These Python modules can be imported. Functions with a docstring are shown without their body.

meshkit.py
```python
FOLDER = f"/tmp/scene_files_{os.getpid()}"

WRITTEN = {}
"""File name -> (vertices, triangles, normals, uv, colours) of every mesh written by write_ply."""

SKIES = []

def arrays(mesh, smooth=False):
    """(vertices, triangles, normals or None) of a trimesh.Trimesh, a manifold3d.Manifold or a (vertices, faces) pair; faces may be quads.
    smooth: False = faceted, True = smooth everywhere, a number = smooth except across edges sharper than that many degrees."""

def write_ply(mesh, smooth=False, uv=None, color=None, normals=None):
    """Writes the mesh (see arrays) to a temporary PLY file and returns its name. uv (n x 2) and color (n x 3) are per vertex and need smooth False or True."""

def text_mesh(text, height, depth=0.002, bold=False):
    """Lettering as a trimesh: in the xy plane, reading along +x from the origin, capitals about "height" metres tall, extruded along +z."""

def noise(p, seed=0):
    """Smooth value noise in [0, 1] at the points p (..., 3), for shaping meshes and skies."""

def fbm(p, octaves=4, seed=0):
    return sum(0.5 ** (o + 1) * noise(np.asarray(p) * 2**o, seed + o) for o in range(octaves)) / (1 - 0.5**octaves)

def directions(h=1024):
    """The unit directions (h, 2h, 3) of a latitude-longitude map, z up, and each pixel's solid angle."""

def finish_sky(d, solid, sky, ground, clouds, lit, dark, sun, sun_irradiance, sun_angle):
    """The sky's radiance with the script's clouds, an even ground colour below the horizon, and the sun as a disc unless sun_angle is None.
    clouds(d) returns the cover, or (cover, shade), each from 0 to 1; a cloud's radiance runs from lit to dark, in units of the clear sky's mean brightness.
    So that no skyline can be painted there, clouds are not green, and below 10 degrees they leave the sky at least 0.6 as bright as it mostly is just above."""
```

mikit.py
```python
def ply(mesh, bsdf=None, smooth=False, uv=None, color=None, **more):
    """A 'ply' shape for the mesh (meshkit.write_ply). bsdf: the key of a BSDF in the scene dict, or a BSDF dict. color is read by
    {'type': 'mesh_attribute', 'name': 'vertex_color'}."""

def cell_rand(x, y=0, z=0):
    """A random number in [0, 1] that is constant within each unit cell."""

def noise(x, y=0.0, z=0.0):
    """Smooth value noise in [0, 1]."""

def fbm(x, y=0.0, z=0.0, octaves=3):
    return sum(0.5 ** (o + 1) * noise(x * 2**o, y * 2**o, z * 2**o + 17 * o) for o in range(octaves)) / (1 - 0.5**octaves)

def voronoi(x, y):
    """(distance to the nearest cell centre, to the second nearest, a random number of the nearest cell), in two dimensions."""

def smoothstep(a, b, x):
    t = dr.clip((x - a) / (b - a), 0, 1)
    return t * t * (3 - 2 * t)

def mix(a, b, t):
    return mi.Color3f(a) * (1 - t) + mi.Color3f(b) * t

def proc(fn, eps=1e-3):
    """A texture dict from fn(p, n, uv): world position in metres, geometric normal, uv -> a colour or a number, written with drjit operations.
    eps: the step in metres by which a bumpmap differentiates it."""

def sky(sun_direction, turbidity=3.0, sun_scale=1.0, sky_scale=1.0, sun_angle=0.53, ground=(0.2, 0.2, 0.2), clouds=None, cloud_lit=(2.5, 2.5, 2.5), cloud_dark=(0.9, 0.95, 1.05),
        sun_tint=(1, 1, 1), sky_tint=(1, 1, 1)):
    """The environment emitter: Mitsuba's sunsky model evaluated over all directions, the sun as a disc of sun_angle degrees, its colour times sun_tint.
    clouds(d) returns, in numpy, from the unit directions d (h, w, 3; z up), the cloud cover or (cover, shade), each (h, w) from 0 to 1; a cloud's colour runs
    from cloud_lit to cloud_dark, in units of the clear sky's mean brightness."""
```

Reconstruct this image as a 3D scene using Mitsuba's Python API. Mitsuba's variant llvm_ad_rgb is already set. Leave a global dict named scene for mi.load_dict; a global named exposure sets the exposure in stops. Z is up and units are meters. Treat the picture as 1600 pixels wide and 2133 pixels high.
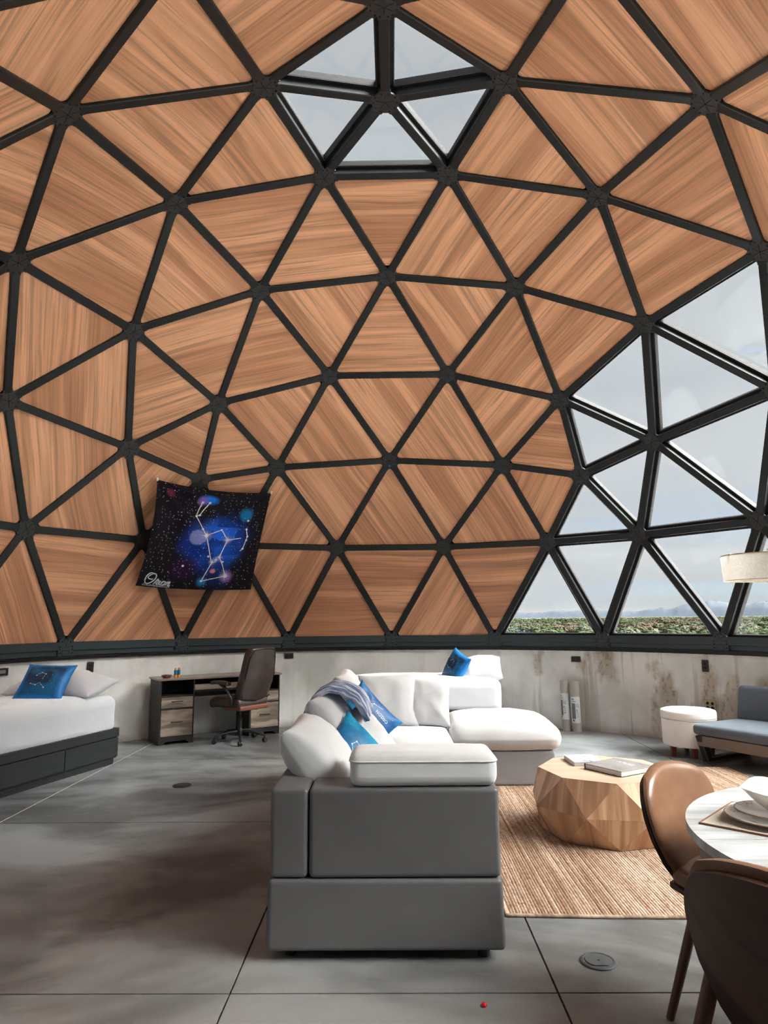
import math, random
import numpy as np
import trimesh, shapely
from shapely.geometry import Polygon, box as sbox
import drjit as dr
import mitsuba as mi
import mikit, meshkit
from mikit import smoothstep, mix, voronoi, cell_rand

def noise(x, y=0.0, z=0.0):
    """mikit.noise, but with four lattice points instead of eight where z is a plain number (a seed)."""
    if not isinstance(z, (int, float)): return mikit.noise(x, y, z)
    x, y = mi.Float(x), mi.Float(y); i, j = dr.floor(x), dr.floor(y); a, b = x - i, y - j; a, b = a*a*(3 - 2*a), b*b*(3 - 2*b); k = round(z*10)
    return dr.lerp(dr.lerp(cell_rand(i, j, k), cell_rand(i + 1, j, k), a), dr.lerp(cell_rand(i, j + 1, k), cell_rand(i + 1, j + 1, k), a), b)
def fbm(x, y=0.0, z=0.0, octaves=3):
    return sum(0.5**(o + 1)*noise(x*2**o, y*2**o, z*2**o + 17*o if not isinstance(z, (int, float)) else z + 17*o) for o in range(octaves))/(1 - 0.5**octaves)

scene, labels = {}, {}
random.seed(7); RNG = np.random.default_rng(7)
R, Z0 = 4.5, 1.12                      # dome radius (inner hub faces), height of its base ring above the floor

# ---------------------------------------------------------------- camera, sky, exposure
exposure = 2.45
def cam_axes():
    yaw, pitch, roll = -0.011, 0.1575, -0.0086
    fw = np.array([math.sin(yaw)*math.cos(pitch), math.cos(yaw)*math.cos(pitch), math.sin(pitch)])
    rt = np.array([math.cos(yaw), -math.sin(yaw), 0]); up = np.cross(rt, fw)
    r2 = rt*math.cos(roll) + up*math.sin(roll)
    return fw, np.cross(r2, fw)
FW, UP = cam_axes()
CAM = np.array([0.0153, -4.9707, 1.395])
scene['camera'] = {'type': 'perspective', 'fov_axis': 'x', 'fov': 59.357, 'near_clip': 0.02, 'far_clip': 60000.0,
                   'to_world': mi.ScalarTransform4f().look_at(origin=CAM.tolist(), target=(CAM+FW).tolist(), up=UP.tolist())}

def clouds(d):
    z = np.maximum(d[..., 2], 0.0)
    q = d/np.maximum(z + 0.12, 0.05)[..., None]
    a = meshkit.fbm(np.stack([q[..., 0]*0.55, q[..., 1]*0.55, 0*z + 3.1], -1), 5, 3)
    az = np.arctan2(d[..., 0], d[..., 1])
    b = meshkit.fbm(np.stack([az*2.2, z*26.0, 0*z + 1.7], -1), 4, 9)      # flat banks of cloud low over the horizon
    low = np.clip(1 - z/0.28, 0, 1)
    c = meshkit.fbm(np.stack([az*1.1 + 5, z*7.0 + 0.6*a, 0*z + 4.2], -1), 4, 12)      # long soft streaks higher up
    shade = np.clip((0.5*a + 0.5*c - 0.36)*3.2, 0, 1)*(1 - low) + low*np.clip((b - 0.36)*3.0, 0, 1)
    cover = 0.95 - 0.55*low*np.clip((b - 0.54)*7, 0, 1)
    return cover, shade
LAMP = 9.0
SUN_AZ, SUN_EL = math.radians(104), math.radians(50)
scene['sky'] = mikit.sky((math.sin(SUN_AZ)*math.cos(SUN_EL), math.cos(SUN_AZ)*math.cos(SUN_EL), math.sin(SUN_EL)),
                         turbidity=4.0, sun_scale=4.8, sky_scale=1.0, sun_angle=50.0, ground=(0.16, 0.16, 0.13), clouds=clouds,
                         cloud_lit=(1.33, 1.38, 1.38), cloud_dark=(0.95, 1.04, 1.08), sky_tint=(1.0, 1.0, 1.0), sun_tint=(0.83, 1.0, 1.25))

# ---------------------------------------------------------------- helpers
def V(*a): return np.array(a, float)
def unit(v): return np.asarray(v, float)/np.linalg.norm(v)
def TM(v, f): return trimesh.Trimesh(np.asarray(v, float), np.asarray(f, int), process=False)
def cat(*ms): return trimesh.util.concatenate([m for m in ms])
def frame(o, x=(1,0,0), y=(0,1,0), z=(0,0,1)):
    M = np.eye(4); M[:3,0], M[:3,1], M[:3,2], M[:3,3] = x, y, z, o
    return M
def rotz(deg, o=(0,0,0)):
    a = math.radians(deg); c, s = math.cos(a), math.sin(a)
    return frame(o, (c,s,0), (-s,c,0), (0,0,1))
def rot(axis, deg): return trimesh.transformations.rotation_matrix(math.radians(deg), axis)
def moved(m, M):
    m = m.copy(); m.vertices = m.vertices@M[:3,:3].T + M[:3,3]
    if np.linalg.det(M[:3,:3]) < 0: m.faces = m.faces[:, ::-1]
    return m
def at(m, x=0, y=0, z=0): return moved(m, frame((x,y,z)))

used = {}
def key_for(name):
    n = used.get(name, -1) + 1; used[name] = n
    return name if n == 0 else f'{name}_{n:03d}'
def tag(key, label=None, cat_=None, group=None, kind=None):
    d = {}
    if label: d['label'] = label
    if cat_: d['category'] = cat_
    if group: d['group'] = group
    if kind: d['kind'] = kind
    if d: labels.setdefault(key, {}).update(d)
class Thing:
    """The key its parts' keys start with; M places its local coordinates."""
    def __init__(self, name, label, cat_=None, group=None, kind=None, M=None):
        self.key = key_for(name); self.M = M
        tag(self.key, label, cat_, group, kind)
    def part(self, name, mesh, mat, smooth=False, label=None, uv=None, under=None, kind=None):
        k = key_for((under or self.key) + '__' + name)
        if self.M is not None: mesh = moved(mesh, self.M)
        scene[k] = mikit.ply(mesh, mat, smooth, uv=uv)
        tag(k, label, kind=kind)
        return k
def solo(name, mesh, mat, label, cat_=None, smooth=False, group=None, kind=None, uv=None, M=None):
    k = key_for(name)
    if M is not None: mesh = moved(mesh, M)
    scene[k] = mikit.ply(mesh, mat, smooth, uv=uv)
    tag(k, label, cat_, group, kind)
    return k

def cbox(x0, x1, y0, y1, z0, z1, b=0.004):
    """A box with chamfered edges."""
    b = min(b, (x1-x0)*.45, (y1-y0)*.45, (z1-z0)*.45); P = []
    for sx in (0,1):
        for sy in (0,1):
            for sz in (0,1):
                c = V((x0,x1)[sx], (y0,y1)[sy], (z0,z1)[sz]); d = V(1-2*sx, 1-2*sy, 1-2*sz)*b
                for k in range(3):
                    q = c + d; q[k] = c[k]; P.append(q)
    m = trimesh.convex.convex_hull(np.array(P)); return TM(m.vertices, m.faces)
def rbox(sx, sy, sz, r, k=4, m=6):
    """A rounded box with enough vertices to be bent; centred on the origin. Returns a trimesh."""
    def ax(s):
        h = s/2; rr = min(r, h*0.999)
        t = np.sin(np.linspace(-math.pi/2, 0, k+1))*rr - (h - rr)
        mid = np.linspace(-(h-rr), h-rr, m+1)
        return np.unique(np.round(np.r_[t, mid, -t[::-1]], 9))
    A = [ax(s) for s in (sx, sy, sz)]; vs, fs, n = [], [], 0
    half = V(sx, sy, sz)/2; inner = np.maximum(half - r, 0)
    for a in range(3):
        b, c = (a+1) % 3, (a+2) % 3
        for s in (-1, 1):
            U, W = np.meshgrid(A[b], A[c], indexing='ij'); P = np.zeros(U.shape + (3,))
            P[..., a], P[..., b], P[..., c] = s*half[a], U, W
            nb, nc = U.shape; i, j = np.meshgrid(np.arange(nb-1), np.arange(nc-1), indexing='ij'); o = n + i*nc + j
            q = np.stack([o, o+nc, o+nc+1, o+1], -1).reshape(-1, 4)
            if s < 0: q = q[:, ::-1]
            fs += [q[:, [0,1,2]], q[:, [0,2,3]]]; vs.append(P.reshape(-1, 3)); n += nb*nc
    P = np.vstack(vs); I = np.clip(P, -inner, inner); d = P - I
    d /= np.maximum(np.linalg.norm(d, axis=1, keepdims=True), 1e-12)
    mm = trimesh.Trimesh(I + d*r, np.vstack(fs), process=False); mm.merge_vertices(digits_vertex=6); mm.update_faces(mm.nondegenerate_faces())
    return TM(mm.vertices, mm.faces)
def tube(pts, r, sides=10, closed=False, cap=True, flat=1.0, side_hint=(0,0,1)):
    """A swept round bar; r a number or one per point; flat squashes it along the second axis."""
    p = np.asarray(pts, float); n = len(p); r = np.broadcast_to(np.asarray(r, float), (n,))
    t = np.roll(p, -1, 0) - np.roll(p, 1, 0) if closed else np.gradient(p, axis=0)
    t /= np.linalg.norm(t, axis=1, keepdims=True) + 1e-12
    h = np.asarray(side_hint, float); a = np.cross(t[0], h)
    if np.linalg.norm(a) < 1e-3: a = np.cross(t[0], (1, .3, 0))
    A = []
    for i in range(n):
        a = a - t[i]*(a@t[i]); a /= np.linalg.norm(a); A.append(a)
    A = np.array(A); B = np.cross(t, A); g = np.arange(sides)*2*math.pi/sides
    v = p[:, None] + r[:, None, None]*(np.cos(g)[None, :, None]*A[:, None] + flat*np.sin(g)[None, :, None]*B[:, None])
    m = n if closed else n-1; i, j = np.meshgrid(np.arange(m), np.arange(sides), indexing='ij'); i2 = (i+1) % n; j2 = (j+1) % sides
    q = np.stack([i*sides+j, i*sides+j2, i2*sides+j2, i2*sides+j], -1).reshape(-1, 4)
    f = [q[:, [0,1,2]], q[:, [0,2,3]]]; v = v.reshape(-1, 3)
    if cap and not closed:
        v = np.vstack([v, p[0], p[-1]]); k = np.arange(sides); o = (n-1)*sides
        f += [np.stack([(k+1) % sides, k, k*0+n*sides], 1), np.stack([o+k, o+(k+1) % sides, k*0+n*sides+1], 1)]
    return TM(v, np.vstack(f))
def lathe(prof, sides=40):
    """A profile [(radius, z)...] turned about z."""
    prof = np.asarray(prof, float); g = np.arange(sides)*2*math.pi/sides; n = len(prof)
    v = np.stack([prof[:, None, 0]*np.cos(g), prof[:, None, 0]*np.sin(g), np.broadcast_to(prof[:, None, 1], (n, sides))], -1).reshape(-1, 3)
    i, j = np.meshgrid(np.arange(n-1), np.arange(sides), indexing='ij'); j2 = (j+1) % sides
    q = np.stack([i*sides+j, i*sides+j2, (i+1)*sides+j2, (i+1)*sides+j], -1).reshape(-1, 4)
    m = trimesh.Trimesh(v, np.vstack([q[:, [0,1,2]], q[:, [0,2,3]]]), process=False)
    m.merge_vertices(digits_vertex=7); m.update_faces(m.nondegenerate_faces()); return TM(m.vertices, m.faces)
def extrude(poly, h):
    gs = getattr(poly, 'geoms', [poly]); m = cat(*[trimesh.creation.extrude_polygon(g, h, engine='earcut') for g in gs if g.area > 1e-9])
    return TM(m.vertices, m.faces)
def gridmesh(P, closed=False):
    a, b = P.shape[:2]; i, j = np.meshgrid(np.arange(a-1), np.arange(b-1), indexing='ij'); o = i*b + j
    q = np.stack([o, o+b, o+b+1, o+1], -1).reshape(-1, 4)
    return P.reshape(-1, 3), np.vstack([q[:, [0,1,2]], q[:, [0,2,3]]])
def cushion(w, h, t, n=28, pinch=0.07, pw=0.42, seed=0, wr=0.02, ears=0.0):
    """A filled cushion lying in xy: two bulging faces and a seam; returns (mesh, uv)."""
    s = np.sin(np.linspace(-1, 1, n)*math.pi/2); U, W = np.meshgrid(s, s, indexing='ij')
    X = w/2*U*(1 - pinch*(1-W**2)) ; Y = h/2*W*(1 - pinch*(1-U**2))
    X = X*(1 + ears*(U*W)**6); Y = Y*(1 + ears*(U*W)**6)
    base = ((1-U**2)*(1-W**2)).clip(0)**pw
    vs, fs, uvs = [], [], []
    for k, sg in enumerate((1, -1)):
        nz = meshkit.fbm(np.stack([X*9 + seed, Y*9 + 3.7*k, 0*X + seed*1.3], -1), 3, seed) - .5
        rad = np.sin(np.arctan2(W, U)*11 + seed)*np.clip(np.hypot(U, W) - .45, 0, 1)*(1-np.maximum(abs(U), abs(W))**6)   # gathers running out to the seam
        Z = sg*(t/2*base + wr*(nz*1.4 + .25*rad)*np.minimum(1, base*2.2))
        P = np.stack([X, Y, Z], -1); v, f = gridmesh(P)
        if sg < 0: f = f[:, ::-1]
        fs.append(f + k*n*n); vs.append(v); uvs.append(np.stack([(U+1)/2 + k*1.37, (W+1)/2], -1).reshape(-1, 2))
    return TM(np.vstack(vs), np.vstack(fs)), np.vstack(uvs)
def bend(m, fn):
    m = m.copy(); m.vertices = fn(np.array(m.vertices)); return m
def wrinkle(m, amp, freq, seed=0):
    m = m.copy(); v = np.array(m.vertices); n = np.array(trimesh.Trimesh(v, m.faces, process=False).vertex_normals)
    m.vertices = v + n*((meshkit.fbm(v*freq + seed, 3, seed) - .5)*2*amp)[:, None]; return m

# ---------------------------------------------------------------- materials
def rgb(c): return {'type': 'rgb', 'value': list(c)}
def mat(name, color, rough=0.6, spec=0.5, two=True, bump=None, bscale=1.0, **k):
    d = {'type': 'principled', 'base_color': mikit.proc(color) if callable(color) else rgb(color), 'roughness': mikit.proc(rough) if callable(rough) else rough, 'specular': spec, **k}
    if bump: d = {'type': 'bumpmap', 'arbitrary': mikit.proc(bump), 'scale': bscale, 'bsdf': d}
    scene[name] = {'type': 'twosided', 'bsdf': d} if two else d

def wood_panel(p, n, uv):
    u, v = uv.x, uv.y
    w = fbm(u*0.55, v*2.0, 1.3, 3)*0.55
    band = fbm(u*0.35 + 3, v*9 + w*3.0, 0.7, 3)
    fine = fbm(u*1.6, v*70 + w*6, 4.2, 3)
    vein = smoothstep(0.58, 0.74, fbm(u*0.9 + 9, v*34 + w*7, 8.1, 3)); hair = smoothstep(0.64, 0.74, fbm(u*1.1 + 4, v*95 + w*9, 2.6, 2))
    c = mix((0.53, 0.255, 0.136), (0.80, 0.435, 0.248), smoothstep(0.28, 0.72, band))
    c = c*(0.84 + 0.32*fine)
    return mix(c, (0.31, 0.155, 0.085), dr.maximum(vein*0.5, hair*0.34))
mat('m_wood_panel', wood_panel, 0.5, 0.35)
mat('m_black_metal', (0.0125, 0.0165, 0.0175), 0.42, 0.35)
mat('m_hub', (0.024, 0.027, 0.028), 0.45, 0.4)
mat('m_bolt', (0.006, 0.006, 0.006), 0.5, 0.4)
mat('m_sill_metal', (0.027, 0.042, 0.048), 0.42, 0.5)
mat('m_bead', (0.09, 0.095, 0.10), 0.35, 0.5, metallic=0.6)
mat('m_flashing', (0.010, 0.010, 0.011), 0.6, 0.4)
scene['m_glass'] = {'type': 'thindielectric', 'int_ior': 1.5}
def wall_c(p, n, uv):
    s, z = uv.x, uv.y
    big = fbm(s*0.9, z*1.3, 2.0, 4); med = fbm(s*3.1, z*2.4, 5.0, 4)
    drip = fbm(s*9.0, z*0.9 + 2, 7.0, 4)
    right = smoothstep(0.5, 2.6, s)                                    # the leaks are on the side of the windows
    blot = smoothstep(0.50, 0.68, fbm(s*3.4 + 4 + .5*big, z*1.7 + big, 11.0, 5))*(0.12 + 0.88*right)*(0.55 + 0.45*smoothstep(.15, .6, z))
    streak = smoothstep(0.55, 0.72, fbm(s*15.0 + .4*med, z*0.8 + 2, 7.0, 4))*(0.12 + 0.55*right)
    speck = smoothstep(0.60, 0.72, fbm(s*34, z*26, 3.0, 4))*dr.maximum(blot, 0.06)
    c = mix((0.55, 0.57, 0.55), (0.85, 0.87, 0.86), smoothstep(0.25, 0.68, 0.5*big + 0.5*med))
    c = mix(c, (0.40, 0.33, 0.235), blot*0.75); c = mix(c, (0.30, 0.275, 0.235), streak*0.6); c = mix(c, (0.20, 0.18, 0.15), speck*0.6)
    foot = smoothstep(0.10, 0.0, z)*(0.4 + 0.6*noise(s*8, z*10, 2))
    return mix(c, (0.24, 0.20, 0.15), foot*0.55)
mat('m_wall', wall_c, 0.8, 0.3)
def floor_c(p, n, uv):
    x, y = p.x, p.y
    wx = fbm(x*0.5, y*0.5, 1.0, 3)*2.2; wy = fbm(x*0.5 + 7, y*0.5, 4.0, 3)*2.2
    a = fbm(x*0.8 + wx*1.6, y*2.1 + wy*1.6, 2.0, 5)
    b = fbm(x*3 + wx, y*5 + wy*2, 9.0, 4)
    t = smoothstep(0.30, 0.70, 0.7*a + 0.3*b)
    warm = smoothstep(0.35, 0.65, fbm(x*0.35 + 3, y*0.35, 6.0, 3))
    c = mix(mix((0.060, 0.067, 0.070), (0.070, 0.070, 0.068), warm), mix((0.185, 0.204, 0.215), (0.205, 0.203, 0.198), warm), t)
    scr = smoothstep(0.74, 0.80, fbm(x*14 + wx*3, y*30, 3.0, 3))
    return mix(c, (0.36, 0.36, 0.35), scr*0.05)
mat('m_floor', floor_c, lambda p, n, uv: 0.26 + 0.22*fbm(p.x*1.7, p.y*1.7, 4, 3), 0.55)
mat('m_joint', (0.012, 0.012, 0.012), 0.8, 0.2)
mat('m_joint_pale', (0.42, 0.41, 0.38), 0.7, 0.3)

# ---------------------------------------------------------------- geodesic dome (four-frequency hemisphere)
def dome():
    z, r = 1/math.sqrt(5), 2/math.sqrt(5); rad = math.radians
    top = V(0,0,1); up = [V(r*math.sin(rad(36+72*k)), r*math.cos(rad(36+72*k)), z) for k in range(5)]
    lo = [V(r*math.sin(rad(72*k)), r*math.cos(rad(72*k)), -z) for k in range(5)]; pents = np.array([top] + up + lo + [-top]); F = []
    for k in range(5):
        F += [(top, up[k], up[(k+1) % 5]), (up[k], lo[(k+1) % 5], up[(k+1) % 5]), (lo[k], lo[(k+1) % 5], up[k])]
    idx, pts, tri = {}, [], []
    def add(p):
        p = p/np.linalg.norm(p); k = tuple(np.round(p, 5) + 0.0)
        if k not in idx: idx[k] = len(pts); pts.append(p)
        return idx[k]
    for a, b, c in F:
        g = {(i, j): add((a*(4-i-j) + b*i + c*j)/4) for i in range(5) for j in range(5-i)}
        for i in range(4):
            for j in range(4-i):
                tri.append((g[i,j], g[i+1,j], g[i,j+1]))
                if i+j < 3: tri.append((g[i+1,j], g[i+1,j+1], g[i,j+1]))
    P = np.array(pts)
    for i, p in enumerate(P):                       # the rings round the five-way hubs are drawn in a little
        d = pents@p; k = int(np.argmax(d)); a = math.degrees(math.acos(min(1, d[k]))); s = np.sort(d)[::-1]
        if a < 1 or a > 18 or s[0]-s[1] < 1e-4: continue
        t = unit(p - pents[k]*d[k]); a2 = math.radians(a - 1.8); P[i] = pents[k]*math.cos(a2) + t*math.sin(a2)
    keep = [t for t in tri if P[list(t), 2].min() > -0.01]
    return P*R, keep
DP, DT = dome()                                     # relative to the centre of the base ring
OC = V(0, 0, Z0)
DT = [t if np.cross(DP[t[1]]-DP[t[0]], DP[t[2]]-DP[t[0]])@DP[t[0]] > 0 else (t[0], t[2], t[1]) for t in DT]
def az_of(c): return math.degrees(math.atan2(c[0], c[1]))
def near_seg(c):
    return DP[list(c)].mean(0)
def is_open(t):
    c = near_seg(t); return c[1] < 0 and abs(c[0]) < 1.25 and c[2] < 1.9
def is_sky(t): return DP[list(t), 2].max() > R*0.9999
WB = [(18.0, 0.0), (28.2, 16.1), (36.0, 26.6), (36.0, 39.3), (58.4, 46.4), (72.0, 46.4)]   # edge of the big window: azimuth, elevation; mirrored to the unseen rear right, panes added there for daylight
def is_rear(t):
    c = near_seg(t); return -176 < az_of(c) < -112 and c[2] < R*math.sin(math.radians(46))
def is_side(t):
    c = near_seg(t); e = math.degrees(math.asin(c[2]/np.linalg.norm(c))); a = az_of(c); a = a if a < 95 else 190 - a
    if a < 12 or e > 46.0 or (e > 27 and az_of(c) > 90): return False  # unseen upper rows past the frame closed to keep direct sun off the sofa
    es = [w[1] for w in WB[:4]]; lim = np.interp(e, es, [w[0] for w in WB[:4]])
    if e > 39.3: lim = np.interp(e, [39.3, 46.4], [36.0, 58.4])
    return a > lim
KIND = {}
for t in DT: KIND[t] = 'rear' if is_rear(t) and not is_open(t) else 'open' if is_open(t) else 'sky' if is_sky(t) else 'side' if is_side(t) else 'wood'

# the veneer's direction in each wood panel's own plane: degrees from the panel's first edge, panel by panel
GRAIN = [0,54,0,55,0,0,118,178,122,117,177,0,0,0,0,0,113,0,0,0,0,0,0,0,0,0,1,52,0,0,0,0,0,0,178,63,0,60,124,108,112,176,116,56,1,113,0,0,0,0,0,0,119,61,117,107,0,0,0,123,2,0,0,0,0,58,55,56,115,109,117,62,120,57,177,118,65,0,128,2,3,57,115,56,114,109,118,62,0,2,0,5,116,177,4]
ceil = Thing('ceiling', 'wood-panelled geodesic dome ceiling with black steel struts and hub plates', kind='structure')
winsky = Thing('window_1', 'five-sided skylight of triangular panes at the top of the dome', kind='structure')
winside = Thing('window_2', 'large window of triangular panes in the right side of the dome, its unseen rear part added for daylight', kind='structure')
added_winrear = Thing('added_window_3', 'added unseen window of triangular panes behind the camera, letting in more daylight', kind='structure')  # out of view, added to bring more daylight into the room
def plane_of(t):
    A = DP[list(t)] + OC; n = unit(np.cross(A[1]-A[0], A[2]-A[0])); x = unit(A[1]-A[0]); y = np.cross(n, x)
    return A, n, x, y
def slab_tri(t, inset, off, thick, rnd=0.0, hole=None):
    A, n, x, y = plane_of(t); o = A[0] + n*off
    p2 = np.stack([(A-A[0])@x, (A-A[0])@y], 1); poly = Polygon(p2).buffer(-inset, join_style=2)
    if rnd: poly = poly.buffer(-rnd).buffer(rnd, quad_segs=4)
    if hole: poly = poly.difference(Polygon(p2).buffer(-hole, join_style=2))
    return moved(extrude(poly, thick), frame(o, x, y, n)), n
skin, n_wood = [], 0
for t in DT:
    k = KIND[t]
    if k == 'open': continue
    if k == 'wood':
        m, n = slab_tri(t, 0.030, 0.030, 0.018, 0.05)
        c = near_seg(t) + OC; _, _, ex_, ey_ = plane_of(t); ga = math.radians(GRAIN[n_wood]); n_wood += 1; g = ex_*math.cos(ga) + ey_*math.sin(ga); h = np.cross(n, g); r1, r2 = RNG.random(2)*40
        uv = np.stack([(m.vertices-c)@g + r1, (m.vertices-c)@h + r2], 1)
        ceil.part('wood_panel', m, 'm_wood_panel', uv=uv)
        skin.append(slab_tri(t, -0.03, 0.13, 0.03)[0])
    else:
        w = winsky if k == 'sky' else winside if k == 'side' else added_winrear
        w.part('pane', slab_tri(t, 0.05, 0.098, 0.0)[0] if False else TM(*(lambda A, n: (A + n*0.10, [[0, 2, 1]]))(*plane_of(t)[:2])), 'm_glass')
        w.part('pane_frame', slab_tri(t, 0.020, 0.075, 0.05, hole=0.068)[0], 'm_flashing')
        w.part('glint_strip', slab_tri(t, 0.061, 0.070, 0.012, hole=0.066)[0], 'm_bead', label='thin bright strip standing in for the glint on the pane frame')  # strip stands in for the bright reflected line along each pane frame
ceil.part('roof_skin', cat(*skin), 'm_flashing')
edges = {}
for t in DT:
    for a, b in ((0,1),(1,2),(2,0)): edges.setdefault(tuple(sorted((t[a], t[b]))), []).append(t)
SW = 0.080
nbrs = {}
for (a, b), ts in edges.items():
    if all(KIND[t] == 'open' for t in ts): continue
    nbrs.setdefault(a, []).append(b); nbrs.setdefault(b, []).append(a)
    A, B = DP[a]+OC, DP[b]+OC; e = unit(B-A); n = unit((A+B)/2-OC); n = unit(n - e*(n@e)); s = np.cross(n, e)
    if abs(DP[a][2]) < 1e-3 and abs(DP[b][2]) < 1e-3:      # the bottom rail: a stepped beam
        out = unit(V(n[0], n[1], 0)); prof = Polygon([(0.05, 0), (0.052, -0.006), (-0.038, -0.006), (-0.044, 0), (-0.044, 0.012), (-0.090, 0.012), (-0.096, 0.006), (-0.100, 0.012), (-0.100, 0.16), (0.05, 0.16)])
        m = moved(extrude(prof, np.linalg.norm(B-A)), frame(A, (0,0,1), out, np.cross((0,0,1), out)))
        if (m.vertices.mean(0)-(A+B)/2)@e > 0.3 or (m.vertices.mean(0)-(A+B)/2)@e < -0.3: m = moved(extrude(prof, np.linalg.norm(B-A)), frame(B, (0,0,1), out, np.cross((0,0,1), out)))
        ceil.part('base_rail', m, 'm_sill_metal'); continue
    c = 0.006; D = 0.150; w = SW/2
    prof = Polygon([(-w, c), (-w+c, 0), (w-c, 0), (w, c), (w, D), (-w, D)])
    L = np.linalg.norm(B-A) - 0.10
    ceil.part('strut', moved(extrude(prof, L), frame(A + e*0.05, s, n, e) if np.linalg.det(np.array([s, n, e])) > 0 else frame(A + e*0.05, -s, n, e)), 'm_black_metal')
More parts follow.
